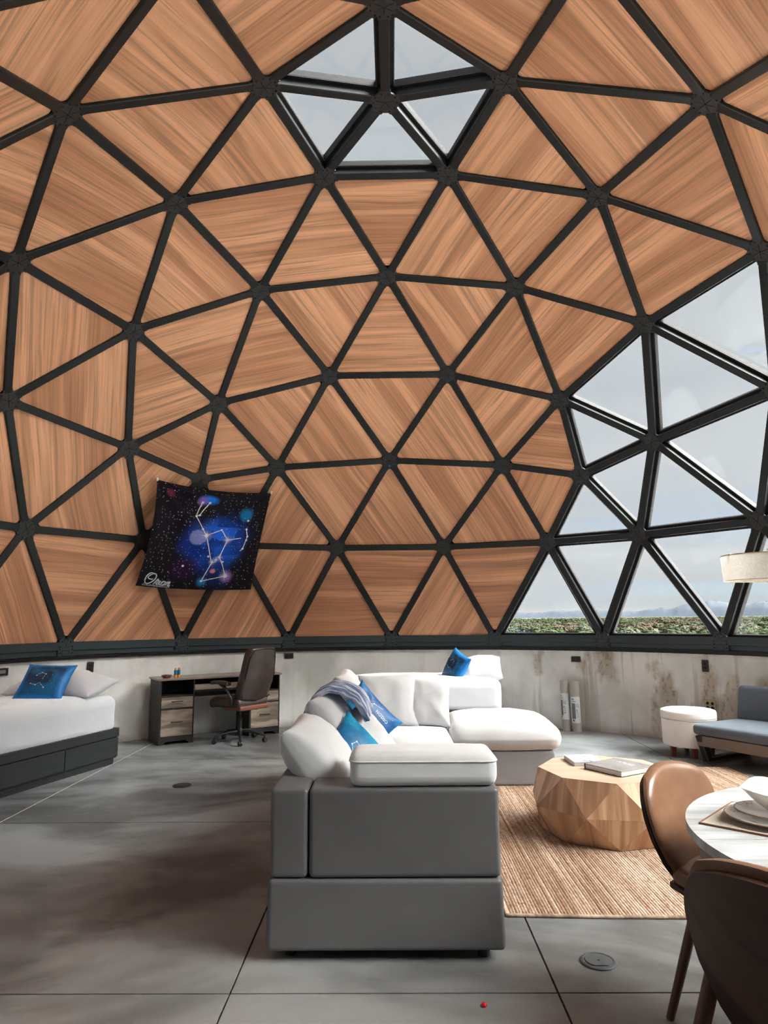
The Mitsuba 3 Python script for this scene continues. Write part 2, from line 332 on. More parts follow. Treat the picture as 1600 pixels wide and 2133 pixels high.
for i, ns in nbrs.items():
    C = DP[i] + OC; n = unit(DP[i])
    if abs(DP[i][2]) < 1e-3:                              # bottom hubs: an upright box plate with a fan of two tabs
        out = unit(V(n[0], n[1], 0)); s = np.cross((0,0,1), out); M = frame(C, s, out, (0,0,1))
        pl = Polygon([(-.088,-.098),(.088,-.098),(.088,.02),(.070,.075),(.035,.105),(0,.072),(-.035,.105),(-.070,.075),(-.088,.02)])
        body = moved(extrude(pl, 0.03), frame((0,0.006,0), (1,0,0), (0,0,1), (0,-1,0)))
        ribs = [tube([(-.03,-.026,.085), (0,-.026,.012)], .0045, 6), tube([(.03,-.026,.085), (0,-.026,.012)], .0045, 6), tube([(-.075,-.026,.0), (.075,-.026,.0)], .004, 6),
                cbox(-.045,.045,-.032,-.02,-.098,-.088,.002), cbox(-.045,-.035,-.032,-.02,-.098,-.035,.002), cbox(.035,.045,-.032,-.02,-.098,-.035,.002), cbox(-.045,.045,-.032,-.02,-.045,-.035,.002)]
        k = ceil.part('base_hub', moved(cat(body, *ribs), M), 'm_sill_metal')
        bl = [at(moved(lathe([(0,.006),(.0075,.006),(.0085,0),(.0085,-.004)], 8), rot((1,0,0), 90)), x, -.024, z) for x, z in [(-.07,.0),(-.07,-.03),(-.07,-.07),(.07,0),(.07,-.03),(.07,-.07),(-.05,.055),(.05,.055),(-.022,.075),(.022,.075)]]
        ceil.part('bolts', moved(cat(*bl), M), 'm_bolt', under=k, kind='stuff'); continue
    x = unit(DP[ns[0]]-DP[i]); x = unit(x - n*(x@n)); y = np.cross(n, x); M = frame(C, x, y, n)
    dirs = []
    for j in ns:
        d = DP[j]-DP[i]; dirs.append(math.atan2(d@y, d@x))
    dirs.sort(); parts, bolts = [], []
    disc = shapely.Point(0, 0).buffer(0.112, quad_segs=8)
    for a in dirs:
        ca, sa = math.cos(a), math.sin(a)
        disc = disc.union(Polygon([(0.05*ca - s*sa, 0.05*sa + s*ca) for s in (-.046, .046)] + [(0.128*ca - s*sa, 0.128*sa + s*ca) for s in (.046, -.046)]))
        for s in (-.028, .028):
            bolts.append(at(lathe([(0,-.006),(.0065,-.006),(.0085,-.001),(.0085,.004)], 8), 0.094*ca - s*sa, 0.094*sa + s*ca, -0.014))
    for a in dirs: disc = disc.difference(shapely.LineString([(0,0), (0.078*math.cos(a), 0.078*math.sin(a))]).buffer(0.0022))
    parts = [moved(extrude(disc, 0.014), frame((0,0,-0.014))), moved(extrude(shapely.Point(0,0).buffer(0.085, quad_segs=6), 0.10), frame((0,0,-0.002)))]
    k = ceil.part('hub', moved(cat(*parts), M), 'm_hub')
    ceil.part('bolts', moved(cat(*bolts), M), 'm_bolt', under=k, kind='stuff')

# ---------------------------------------------------------------- concrete stem wall, flashing, floor, entry passage
def ring(r0, r1, z0, z1, a0, a1, n=160, rough=0.0):
    """An upright curved wall between azimuths a0..a1; uv = metres."""
    az = np.radians(np.linspace(a0, a1, n)); zs = np.linspace(z0, z1, 9 if n < 300 else 41); nz_ = len(zs); vs, fs, uv, o = [], [], [], 0
    def sheet(P, flip, UV):
        nonlocal o
        v, f = gridmesh(P); fs.append((f[:, ::-1] if flip else f) + o); vs.append(v); uv.append(UV.reshape(-1, 2)); o += len(v)
    A, Zz = np.meshgrid(az, zs, indexing='ij'); s = A*r0
    nz = (meshkit.fbm(np.stack([s*1.5, Zz*2, 0*s], -1), 3, 5) - .5)*rough + (meshkit.fbm(np.stack([s*9, Zz*8, 0*s], -1), 3, 7) - .5)*rough*.45*(n >= 300)
    topv = (meshkit.fbm(np.stack([s*5, 0*s, 0*s], -1), 3, 8) - .5)*rough*1.2*(Zz == z1)
    rr = r0 + nz; sheet(np.stack([rr*np.sin(A), rr*np.cos(A), Zz + topv], -1), True, np.stack([s, Zz], -1))
    sheet(np.stack([r1*np.sin(A), r1*np.cos(A), Zz], -1), False, np.stack([s, Zz], -1))
    P = np.stack([np.stack([rr[:, -1]*np.sin(az), rr[:, -1]*np.cos(az), (Zz + topv)[:, -1]], -1), np.stack([r1*np.sin(az), r1*np.cos(az), 0*az + z1], -1)], 1)
    sheet(P, False, np.stack([np.stack([s[:, 0], 0*az + z1], -1), np.stack([s[:, 0], 0*az + z1 + .2], -1)], 1))
    for k in (0, -1):
        P = np.stack([np.stack([np.full(nz_, r*math.sin(az[k])), np.full(nz_, r*math.cos(az[k])), zs], -1) for r in (r0, r1)], 1)
        sheet(P, k == 0, np.stack([np.stack([zs, zs], -1)]*2, 1))
    return TM(np.vstack(vs), np.vstack(fs)), np.vstack(uv)
m, uv = ring(4.5, 4.72, -0.02, 0.985, -161, 161, 640, 0.016)
solo('wall_back', m, 'm_wall', 'stained bare concrete stem wall curving round under the dome', smooth=True, kind='structure', uv=uv)
m, _ = ring(4.47, 4.70, 0.975, 1.022, -162, 162, 160, 0.01)
solo('trim_1', m, 'm_flashing', 'black flashing strip between the concrete wall and the dome rail', smooth=40, kind='structure')
az = np.radians(np.linspace(-150, 5, 160)); w = meshkit.noise(np.stack([az*14, az*0, az*0], -1), 4)
scene['trim_1__cable'] = mikit.ply(tube(np.stack([4.462*np.sin(az), 4.462*np.cos(az), 1.0 + 0.018*w + .008*np.sin(az*55)], -1), 0.0055, 6), 'm_flashing', True); tag('trim_1__cable', 'thin black cable run along the top of the concrete wall')

fl = Thing('floor', 'dark polished concrete floor sawn into large slabs', kind='structure')
outline = shapely.Point(0, 0).buffer(4.6, quad_segs=32).union(sbox(-1.5, -8.2, 1.5, -3.9))
fl.part('bed', moved(extrude(outline, 0.15), frame((0, 0, -0.165))), 'm_joint')
xs = [-9, -2.77, -0.615, 0.625, 2.77, 9]; ys = [-9, -6.2, -2.175, 0.02, 2.2, 9]
for a in range(5):
    for b in range(5):
        g = 0.004; pc = outline.intersection(sbox(xs[a]+g, ys[b]+g, xs[a+1]-g, ys[b+1]-g))
        if pc.area < 0.02: continue
        for q in getattr(pc, 'geoms', [pc]): fl.part('slab', moved(extrude(q, 0.02), frame((0, 0, -0.02))), 'm_floor')
fl.part('joint_filler', cat(cbox(-2.7736, -2.7664, 0.02, 3.3, -0.012, 0.0008, .0003), cbox(-2.7736, -2.7664, -2.1, .02, -0.012, 0.0002, .0003)), 'm_joint_pale', label='pale filler in the long floor joint beside the left bed')
mat('m_plaster', (0.62, 0.60, 0.57), 0.85, 0.2)
hall = [cbox(-1.62, -1.5, -8.2, -4.22, -0.02, 3.2), cbox(1.5, 1.62, -8.2, -4.22, -0.02, 3.2), cbox(-1.62, 1.62, -8.32, -8.2, -0.02, 3.2)]
solo('wall_left', hall[0], 'm_plaster', 'plain plaster side wall of the entry passage', kind='structure')
solo('wall_right', hall[1], 'm_plaster', 'plain plaster side wall of the entry passage', kind='structure')
solo('wall_front', hall[2], 'm_plaster', 'plain plaster end wall of the entry passage', kind='structure')
solo('trim_2', cbox(-1.62, 1.62, -8.32, -3.98, 3.2, 3.3), 'm_plaster', 'flat plaster soffit of the entry passage', kind='structure')

# ---------------------------------------------------------------- the land outside
GZ = -0.75
def ground_c(p, n, uv):
    a = fbm(p.x*0.05, p.y*0.05, 1, 4); b = fbm(p.x*0.5, p.y*0.5, 3, 4)
    c = mix((0.08, 0.075, 0.05), (0.06, 0.07, 0.04), smoothstep(0.35, 0.65, a)); return c*(0.6 + 0.8*b)
mat('m_ground', ground_c, 0.95, 0.1)
gq = np.radians(np.linspace(-20, 160, 61)); gr = np.r_[4.9, 12, 30, 60, 120, 250, 600, 1500, 4000, 12000]
GG = np.stack([gr[:, None]*np.sin(gq), gr[:, None]*np.cos(gq), np.full((len(gr), len(gq)), GZ)], -1)
mat('m_bounce_gravel', lambda p, n, uv: mix((0.66, 0.665, 0.66), (0.76, 0.765, 0.76), fbm(p.x*2, p.y*2, 1, 4)), 0.95, 0.1)
solo('added_bounce_apron', moved(extrude(shapely.Point(0, 0).buffer(34, quad_segs=24).difference(shapely.Point(0, 0).buffer(4.75, quad_segs=24)), 0.06), frame((0, 0, GZ - .03))), 'm_bounce_gravel', 'added unseen pale gravel apron round the dome, bouncing daylight up to the ceiling', kind='structure')  # unseen pale ground added to throw sunlight up through the windows
v, f = gridmesh(GG); f = f[:, ::-1] if np.cross(v[f[0,1]]-v[f[0,0]], v[f[0,2]]-v[f[0,0]])[2] < 0 else f
solo('ground', TM(v, f), 'm_ground', 'flat scrubland running out to the horizon', kind='structure')
mat('m_mountain_hazed', lambda p, n, uv: mix((0.040, 0.050, 0.064), (0.060, 0.071, 0.086), smoothstep(150, 330, p.z + 120*fbm(p.x*0.004, p.y*0.004, 1, 4))), 0.95, 0.05)  # blue of the distant haze is painted into the base colour
az = np.radians(np.linspace(2, 75, 420)); dd = np.linspace(0, 1, 12)
A, D = np.meshgrid(az, dd, indexing='ij'); rr = 15000 + 5000*D
ridge = np.interp(np.degrees(az), [2, 12, 15, 20, 23, 25, 27, 28.5, 30, 34, 40, 50, 75], [120, 130, 170, 130, 260, 330, 260, 330, 250, 260, 200, 160, 140])
prof = ridge*(0.8 + 0.4*meshkit.fbm(np.stack([az*60, az*0, az*0], -1), 5, 2)); env = np.sin(np.clip(D, 0, 1)*math.pi)**0.8
H = prof[:, None]*env*(0.75 + 0.5*meshkit.fbm(np.stack([A*90, D*5, A*0], -1), 5, 6)) + GZ - 3
v, f = gridmesh(np.stack([rr*np.sin(A), rr*np.cos(A), H], -1)); f = f[:, ::-1] if np.cross(v[f[0,1]]-v[f[0,0]], v[f[0,2]]-v[f[0,0]])[2] < 0 else f
solo('mountain_range', TM(v, f), 'm_mountain_hazed', 'mountain range on the horizon beyond the scrubland, blue haze painted into its colour', 'mountains', smooth=True)
for nm, c in (('m_shrub_green', (0.050, 0.066, 0.031)), ('m_shrub_sage', (0.070, 0.083, 0.053)), ('m_shrub_tan', (0.090, 0.072, 0.050)), ('m_shrub_dark', (0.033, 0.044, 0.024))): mat(nm, c, 0.9, 0.1)
def clump(seed, n=300):
    g = np.random.default_rng(seed); vs, fs = [], []
    lobes = [V(g.normal(0, .28), g.normal(0, .28), .35 + g.random()*.35) for _ in range(6)]
    for i in range(n):
        c = lobes[i % 6]; d = unit(g.normal(size=3) + V(0, 0, .25)); p = c + d*V(.34, .34, .30)*(.75 + .3*g.random()); p[2] = max(p[2], .02)
        q = unit(np.cross(d, g.normal(size=3))); r = unit(np.cross(d, q) + d*g.normal()*.6); s = .055 + .055*g.random(); k = len(vs)
        vs += [p - q*s, p + r*s*.8, p + q*s, p - r*s*.7]; fs += [[k, k+1, k+2], [k, k+2, k+3]]
    core = [moved(trimesh.creation.icosphere(1, .235), frame(c)) for c in lobes]
    return cat(TM(vs, fs), *core)
CL = [mikit.ply(clump(s), None) for s in range(5)]
SH = ['m_shrub_green', 'm_shrub_sage', 'm_shrub_tan', 'm_shrub_dark']
def shrub_spots(n, r0, r1, a0, a1, seed, apart=0.0):
    g = np.random.default_rng(seed); out = []
    for _ in range(n*40 if apart else n):
        if len(out) >= n: break
        a = math.radians(a0 + (a1-a0)*g.random()); r = 1/(1/r0 + (1/r1-1/r0)*g.random()); x, y = r*math.sin(a), -5.0 + r*math.cos(a)
        if apart and any((x-o[0])**2 + (y-o[1])**2 < (apart*(1 + r/90))**2 for o in out): continue
        patch = meshkit.fbm(V(x*.035, y*.035, 1.0), 3, 4); kind = 2 if patch > .56 and g.random() < .8 else (3 if g.random() < .10 else (1 if g.random() < .5 else 0))
        out.append((x, y, (0.75 + 0.75*g.random())*(1 + .35*(r > 200)), 360*g.random(), kind, int(g.integers(5))))
    return out
NAMES = ['green shrub', 'grey-green sage shrub', 'tan dry shrub', 'dark green shrub']
for x, y, s, a, k, c in shrub_spots(240, 50, 180, 8, 36, 1, 1.9):
    kk = key_for('shrub'); scene[kk] = {**CL[c], 'bsdf': {'type': 'ref', 'id': SH[k]}, 'to_world': mi.ScalarTransform4f().translate([x, y, GZ - .05]).rotate([0,0,1], a).scale([s*1.35, s*1.35, s])}
    tag(kk, NAMES[k] + ' in the scrubland seen through the window', 'shrub', NAMES[k] + 's outside the window')
SC_ = Thing('distant_scrub', 'green and tan sagebrush covering the far plain to the horizon', 'scrub', kind='stuff')
for k in range(4):
    ms = []
    for x, y, s, a, kd, c in shrub_spots(2600, 195, 1500, 2, 50, 2) + shrub_spots(1500, 60, 195, 37, 130, 3):
        if kd != k: continue
        v, f = meshkit.WRITTEN[CL[c]['filename']][:2]; ms.append(moved(TM(v[:600], f[:300]), rotz(a, (x, y, GZ - .05))@np.diag([s*1.7, s*1.7, s, 1])))
    SC_.part(['green_brush', 'sagebrush', 'dry_brush', 'juniper_brush'][k], cat(*ms), SH[k])
# ---------------------------------------------------------------- object materials
mat('m_white_cotton', (0.53, 0.54, 0.55), 0.9, 0.15, sheen=0.3)
mat('m_sheet', (0.60, 0.635, 0.675), 0.9, 0.15, sheen=0.3)
mat('m_pillow_white', (0.55, 0.56, 0.59), 0.9, 0.15, sheen=0.3)
mat('m_piping', (0.62, 0.60, 0.57), 0.8, 0.2)
mat('m_grey_hide', lambda p, n, uv: mix((0.090, 0.090, 0.093), (0.110, 0.110, 0.114), fbm(p.x*5, p.y*5, p.z*5, 3)), 0.42, 0.5)
mat('m_pale_hide', lambda p, n, uv: mix((0.225, 0.228, 0.245), (0.265, 0.268, 0.285), fbm(p.x*5, p.z*5, 2, 3)), 0.45, 0.5)
mat('m_dark_foot', (0.012, 0.012, 0.012), 0.5, 0.4)
mat('m_bed_black', lambda p, n, uv: mix((0.020, 0.024, 0.027), (0.027, 0.032, 0.035), fbm(p.x*3, p.y*3, p.z*60, 3)), 0.45, 0.45)
def seg(u, v, a, b):
    ax, ay, bx, by = a[0], a[1], b[0]-a[0], b[1]-a[1]; t = dr.clip(((u-ax)*bx + (v-ay)*by)/(bx*bx + by*by), 0, 1)
    return dr.sqrt(dr.square(u-ax-bx*t) + dr.square(v-ay-by*t))
def dot_(u, v, c): return dr.sqrt(dr.square(u-c[0]) + dr.square(v-c[1]))
def starfield(u, v, n, size, thresh, seed):
    x, y = u*n, v*n; cx, cy = dr.floor(x), dr.floor(y)
    px, py = cx + .2 + .6*cell_rand(cx, cy, seed), cy + .2 + .6*cell_rand(cx, cy, seed+1); r = cell_rand(cx, cy, seed+2)
    return smoothstep(size, size*0.4, dr.sqrt(dr.square(x-px) + dr.square(y-py)))*dr.select(r > thresh, 0.35 + 0.65*cell_rand(cx, cy, seed+3), 0)
def blue_print(seed, lo, hi, lines, edge=0.0):
    def fn(p, n, uv):
        back = uv.x > 1.2; u = dr.select(back, uv.x - 1.37, uv.x); v = uv.y
        a = fbm(u*2.2 + seed, v*2.2, seed*1.7, 4); c = mix(lo, hi, smoothstep(0.34, 0.66, a))
        c = mix(c, (0.010, 0.016, 0.035), smoothstep(0.60, 0.74, fbm(u*1.7 + 5, v*1.7 + seed, 2.2, 3))*0.8)
        s = starfield(u, v, 11, 0.085, 0.80, seed)
        for a_, b_ in lines: s = dr.maximum(s, smoothstep(0.0060, 0.0030, seg(u, v, a_, b_))*0.55); s = dr.maximum(s, smoothstep(0.018, 0.008, dot_(u, v, a_)))
        eg = dr.maximum(dr.abs(u-.5), dr.abs(v-.5))*2; c = mix(c, (0.008, 0.190, 0.560), smoothstep(.70, .92, eg + .12*(a-.5))*edge)
        return mix(c, (0.75, 0.82, 0.90), s)
    return fn
LN1 = [((.35,.62),(.45,.70)), ((.45,.70),(.55,.66)), ((.55,.66),(.52,.52)), ((.30,.40),(.42,.36)), ((.42,.36),(.50,.42)), ((.62,.30),(.50,.42))]
LN2 = [((.62,.80),(.70,.66)), ((.70,.66),(.80,.58)), ((.80,.58),(.86,.40)), ((.70,.66),(.62,.62)), ((.30,.28),(.45,.22))]
mat('m_blue_navy', blue_print(3, (0.005, 0.022, 0.060), (0.006, 0.095, 0.235), LN1, 0.85), 0.45, 0.4, sheen=0.2)
mat('m_blue_bright', blue_print(8, (0.003, 0.085, 0.265), (0.006, 0.180, 0.430), LN2), 0.45, 0.4, sheen=0.2)
mat('m_blue_teal', blue_print(14, (0.003, 0.120, 0.300), (0.008, 0.290, 0.480), LN1), 0.45, 0.4, sheen=0.2)
mat('m_star_white', (0.72, 0.78, 0.84), 0.7, 0.2)
def grey_oak(p, n, uv):
    v = p.z*26 + (p.x*.7 - p.y)*0.9; w = fbm((p.x + p.y*.4)*3, p.z*9, 1, 3)*3; a = fbm((p.x + p.y*.4)*2.2, v*.8 + w, 2, 4)
    return mix((0.150, 0.115, 0.088), (0.330, 0.275, 0.225), smoothstep(0.30, 0.70, a))*(0.9 + .2*fbm((p.x + p.y)*8, p.z*150, 5, 2))
mat('m_grey_oak', grey_oak, 0.55, 0.35)
mat('m_desk_black', (0.018, 0.018, 0.018), 0.5, 0.4)
mat('m_desk_top', lambda p, n, uv: mix((0.165, 0.135, 0.120), (0.255, 0.220, 0.200), fbm((p.x+p.y*.5)*4, (p.y-p.x*.6)*30, 1, 3)), 0.35, 0.5)
mat('m_brown_hide', lambda p, n, uv: mix((0.030, 0.021, 0.018), (0.055, 0.040, 0.035), fbm(p.x*9, p.y*9, p.z*9, 3)), 0.38, 0.5)
mat('m_russet_hide', (0.165, 0.060, 0.035), 0.5, 0.4)
mat('m_chair_black', (0.010, 0.010, 0.011), 0.4, 0.5)
mat('m_chrome', (0.6, 0.6, 0.6), 0.2, 0.5, metallic=1.0)
def pine(p, n, uv):
    u, v = uv.x, uv.y; w = fbm(u*6, v*1.2, 2, 3)
    a = fbm(u*26 + w*2.5, v*1.3, 4, 4); c = mix((0.34, 0.185, 0.10), (0.56, 0.365, 0.225), smoothstep(0.28, 0.70, a))
    c = mix(c, (0.36, 0.17, 0.085), smoothstep(0.60, 0.75, fbm(u*7 + 3, v*.8, 9, 3))*0.45)
    x, y = u*5.5, v*5.5; cx, cy = dr.floor(x), dr.floor(y); d = dr.sqrt(dr.square(x-cx-.5) + dr.square((y-cy-.5)))
    return mix(c, (0.085, 0.040, 0.022), dr.select(cell_rand(cx, cy, 5) > .86, smoothstep(0.11, 0.05, d), 0))
mat('m_pine', pine, 0.42, 0.4)
mat('m_pine_sheen', lambda p, n, uv: mix(pine(p, n, uv), (0.47, 0.39, 0.31), 0.62), 0.36, 0.5)  # same pine, paled to paint in the reflection on the table top
def jute(p, n, uv):
    row = dr.floor(uv.x/0.0150); k = noise(row*13.73, 5.5, 1)*.6 + .4*noise(row*7.31, 2.5, 3); t = fbm(row*7.1, uv.y*2.0, 3, 3); f = noise(uv.x*130, uv.y*75, 2)
    g = smoothstep(0.35, 0.7, fbm(row*0.13, uv.y*0.7, 6, 3))
    c = mix((0.150, 0.090, 0.054), (0.40, 0.295, 0.225), smoothstep(0.22, 0.80, 0.55*k + 0.35*t + 0.12*g))
    c = c*(0.68 + 0.58*f)
    return mix(c, (0.15, 0.07, 0.03), smoothstep(0.80, 0.90, noise(uv.x*60, uv.y*28, 8))*0.6)
mat('m_jute', jute, 0.95, 0.1)
mat('m_tan_hide', lambda p, n, uv: mix((0.120, 0.056, 0.029), (0.190, 0.098, 0.056), fbm(p.x*14, p.y*14, p.z*14, 4)), 0.33, 0.55)
mat('m_walnut', lambda p, n, uv: mix((0.026, 0.014, 0.011), (0.070, 0.036, 0.026), smoothstep(.3, .7, fbm(p.x*30 + p.y*22, p.z*2.2, 2, 4))), 0.42, 0.45)
mat('m_leg_wood', lambda p, n, uv: mix((0.060, 0.026, 0.017), (0.115, 0.055, 0.035), fbm(p.x*60, p.y*60, p.z*3, 3)), 0.4, 0.45)
def greywash(p, n, uv):
    a = fbm(p.x*2.5, p.y*26, 1, 4); return mix((0.27, 0.28, 0.285), (0.38, 0.39, 0.395), smoothstep(.3, .7, a))*(0.93 + .14*fbm(p.x*9, p.y*160, 3, 2))
mat('m_greywash', greywash, 0.4, 0.45)
mat('m_table_apron', lambda p, n, uv: mix((0.105, 0.082, 0.070), (0.150, 0.125, 0.110), fbm(p.x*4, p.y*4, p.z*60, 3)), 0.5, 0.4)
mat('m_linen', lambda p, n, uv: mix((0.33, 0.30, 0.255), (0.43, 0.395, 0.34), noise(p.x*260, p.y*260, 1)*.6 + .4*fbm(p.x*12, p.y*12, 3, 3)), 0.85, 0.2)
mat('m_linen_edge', (0.20, 0.11, 0.08), 0.8, 0.2)
mat('m_ceramic', (0.66, 0.63, 0.565), 0.16, 0.5, clearcoat=0.6)
mat('m_ceramic_rim', (0.30, 0.20, 0.13), 0.3, 0.5)
mat('m_plate', lambda p, n, uv: mix((0.78, 0.77, 0.74), (0.20, 0.20, 0.21), smoothstep(0.020, 0.006, dr.abs(fbm(p.x*11, p.y*11, 3, 4) - .52))*0.55), 0.16, 0.5, clearcoat=0.6)
mat('m_lounge_cloth', lambda p, n, uv: mix((0.090, 0.112, 0.138), (0.112, 0.136, 0.164), noise(p.x*120, p.y*120, p.z*120)), 0.85, 0.2, sheen=0.2)
mat('m_lounge_frame', (0.150, 0.118, 0.095), 0.5, 0.4)
mat('m_lounge_dark', (0.020, 0.019, 0.018), 0.5, 0.4)
mat('m_pouf_white', (0.84, 0.82, 0.80), 0.5, 0.35)
mat('m_cherry', (0.145, 0.045, 0.022), 0.4, 0.4)
scene['m_shade'] = {'type': 'principledthin', 'base_color': mikit.proc(lambda p, n, uv: mix((0.30, 0.29, 0.27), (0.44, 0.425, 0.40), noise(uv.x*300, uv.y*40, 1)*.5 + .5*noise(uv.x*60, uv.y*240, 2))), 'roughness': 0.9, 'diff_trans': 0.9}
mat('m_brass', (0.60, 0.38, 0.18), 0.3, 0.5, metallic=1.0)
mat('m_roll', (0.40, 0.385, 0.345), 0.6, 0.3)
mat('m_label_white', (0.66, 0.70, 0.72), 0.6, 0.3)
mat('m_label_grey', (0.165, 0.185, 0.195), 0.6, 0.3)
mat('m_ink', (0.03, 0.03, 0.03), 0.6, 0.3)
mat('m_plate_black', (0.020, 0.019, 0.018), 0.45, 0.4)
mat('m_plate_beige', (0.45, 0.37, 0.235), 0.5, 0.4)
mat('m_plate_grey', (0.20, 0.20, 0.20), 0.5, 0.4)
mat('m_cover', (0.085, 0.095, 0.102), 0.5, 0.4)
mat('m_book_dark', lambda p, n, uv: mix((0.20, 0.19, 0.185), (0.30, 0.285, 0.285), fbm(p.x*9, p.y*9, 1, 3)), 0.4, 0.45)
mat('m_book_edge', (0.030, 0.028, 0.028), 0.5, 0.4)
mat('m_paper', lambda p, n, uv: mix((0.42, 0.41, 0.39), (0.66, 0.65, 0.63), noise(p.z*900, p.x*3, p.y*3)), 0.8, 0.2)
mat('m_mag', lambda p, n, uv: mix((0.72, 0.71, 0.71), (0.20, 0.22, 0.23), smoothstep(.58, .70, fbm(p.x*14, p.y*14, 5, 4))), 0.35, 0.45)
mat('m_orange', (0.70, 0.24, 0.05), 0.4, 0.4)
mat('m_label_blue', lambda p, n, uv: mix((0.010, 0.06, 0.15), (0.03, 0.25, 0.45), noise(p.x*160, p.y*160, p.z*90)), 0.4, 0.4)
mat('m_terracotta', lambda p, n, uv: mix((0.085, 0.025, 0.018), (0.26, 0.075, 0.045), noise(p.x*110, p.y*110, p.z*30)), 0.5, 0.4)
mat('m_red', (0.55, 0.01, 0.02), 0.3, 0.5)
mat('m_light_dot_blue', (0.01, 0.10, 0.55), 0.5, 0.4)
mat('m_clip', (0.75, 0.74, 0.72), 0.4, 0.5)
mat('m_blanket', lambda p, n, uv: mix((0.115, 0.155, 0.270), (0.50, 0.555, 0.655), smoothstep(.30, .72, fbm(uv.x*34, uv.y*7, 3, 4))), 0.9, 0.1, sheen=0.4)

# ---------------------------------------------------------------- beds
def bed(M, name, label, length, width, ztop, zfr, drawers, group=None):
    t = Thing(name, label, 'bed', M=M)
    t.part('plinth', cbox(.03, length-.03, .03, width-.03, 0, .075), 'm_bed_black')
    t.part('frame', cat(cbox(.012, length-.012, .012, width, .06, zfr-.085), cbox(0, length, 0, width+.004, zfr-.085, zfr, .006)), 'm_bed_black')
    for a, b in zip(drawers[:-1], drawers[1:]): t.part('drawer', cbox(a+.004, b-.004, -.006, .03, .075, zfr-.092, .003), 'm_bed_black')
    m = rbox(length-.03, width-.03, ztop-zfr+.05, .085, 5, 20)
    def sag(v):
        top = np.clip((v[:, 2]+.1)/(.2), 0, 1); e = np.clip(1-np.abs(v[:, 0])/(length/2), 0, 1)*np.clip(1-np.abs(v[:, 1])/(width/2), 0, 1)
        v[:, 2] += top*.035*np.minimum(1, e*6)**.7; return v
    m = wrinkle(bend(m, sag), .006, 4.5, 3)
    t.part('mattress', at(m, length/2, width/2, (ztop+zfr-.05)/2), 'm_sheet', smooth=True)
    return t
ML = frame((-3.298, .092, 0), (.284, .9588, 0), (-.9588, .284, 0), (0,0,1))
bed(ML, 'platform_bed', 'black platform bed with drawers and pale grey sheet, at the left wall', 2.0, 1.0, .655, .345, [0, .55, 1.27, 1.985])
MB = frame((-.62, 3.0, 0))
bed(MB, 'platform_bed', 'black platform bed with white sheet behind the white sofa', 1.905, .96, .685, .365, [0, .64, 1.27, 1.9])

def place(c, nrm, up, roll=0):
    """Frame of a cushion: its thickness along nrm, its height roughly along up."""
    n = unit(nrm); y = unit(np.asarray(up, float) - n*(np.asarray(up, float)@n)); x = np.cross(y, n)
    a = math.radians(roll); x, y = x*math.cos(a) + y*math.sin(a), -x*math.sin(a) + y*math.cos(a)
    return frame(c, x, y, n)
def scatter_cushion(name, label, c, nrm, up, w, h, t, mat_, roll=0, seed=1, group=None, pw=.42, pinch=.07, wr=.018, cat_='cushion', ears=0.03):
    m, uv = cushion(w, h, t, 30, pinch, pw, seed, wr, ears)
    return solo(name, moved(m, place(c, nrm, up, roll)), mat_, label, cat_, smooth=True, group=group, uv=uv)
def onML(x, y, z): return (ML@np.array([x, y, z, 1]))[:3]
dML = lambda x, y, z: ML[:3, :3]@V(x, y, z)
scatter_cushion('bed_pillow', 'white pillow behind the navy cushion on the left bed', onML(1.76, .35, .775), dML(-.25, -.10, 1), dML(1, .0, .15), .64, .44, .25, 'm_pillow_white', seed=4, pw=.5, wr=.035, cat_='pillow', pinch=.03, ears=0.0)
scatter_cushion('bed_pillow', 'white pillow mostly hidden behind the navy cushion, against the wall', onML(1.66, .85, .75), dML(-.25, 0, 1), dML(1, 0, .1), .26, .42, .15, 'm_pillow_white', seed=9, pw=.5, wr=.03, cat_='pillow', pinch=.03, ears=0.0)
k = scatter_cushion('throw_cushion', 'navy star-chart cushion leaning on a pillow on the left bed', onML(1.415, .42, .815), dML(-.78, -.18, .62), dML(.60, 0, .80), .48, .42, .15, 'm_blue_navy', seed=2, roll=6)
scatter_cushion('bed_pillow', 'white pillow at the right end of the bed behind the sofa', V(1.06, 3.42, .775), V(-.18, -.55, .85), V(.05, .80, .55), .54, .42, .30, 'm_pillow_white', seed=6, pw=.55, wr=.045, cat_='pillow', pinch=.03, ears=0.0)
scatter_cushion('throw_cushion', 'navy and blue cushion tilted against the pillow on the bed behind the sofa', V(.775, 3.30, .822), V(-.80, -.52, .34), V(.62, -.02, .78), .36, .36, .17, 'm_blue_navy', seed=12, roll=0)

# ---------------------------------------------------------------- sectional sofa
sofa = Thing('sectional_sofa', 'grey leather sectional sofa base with low arm, back toward the camera', 'sofa')
X0, X1, Y0, Y1 = -.515, .462, -1.95, 1.46
def pad(x0, x1, y0, y1, z0, z1, r=.022): return at(rbox(x1-x0, y1-y0, z1-z0, r, 3, 4), (x0+x1)/2, (y0+y1)/2, (z0+z1)/2)
def flare(m, zt, zb, k):                                       # skirts spread a touch toward the floor
    v = m.vertices; c = (v[:, :2].min(0) + v[:, :2].max(0))/2; s = 1 + k*np.clip((zt - v[:, 2])/(zt-zb), 0, 1)
    m.vertices = np.column_stack([c + (v[:, :2]-c)*s[:, None], v[:, 2]]); return m
for a, b in ((Y0, -.86), (-.86, .24), (.24, Y1)): sofa.part('seat_base', flare(pad(X0-.004, X1+.004, a+.002, b-.002, .042, .320), .32, .04, .010), 'm_grey_hide', smooth=40)
sofa.part('arm', pad(-.349, X1, Y0+.006, Y0+.235, .321, .682), 'm_grey_hide', smooth=40)
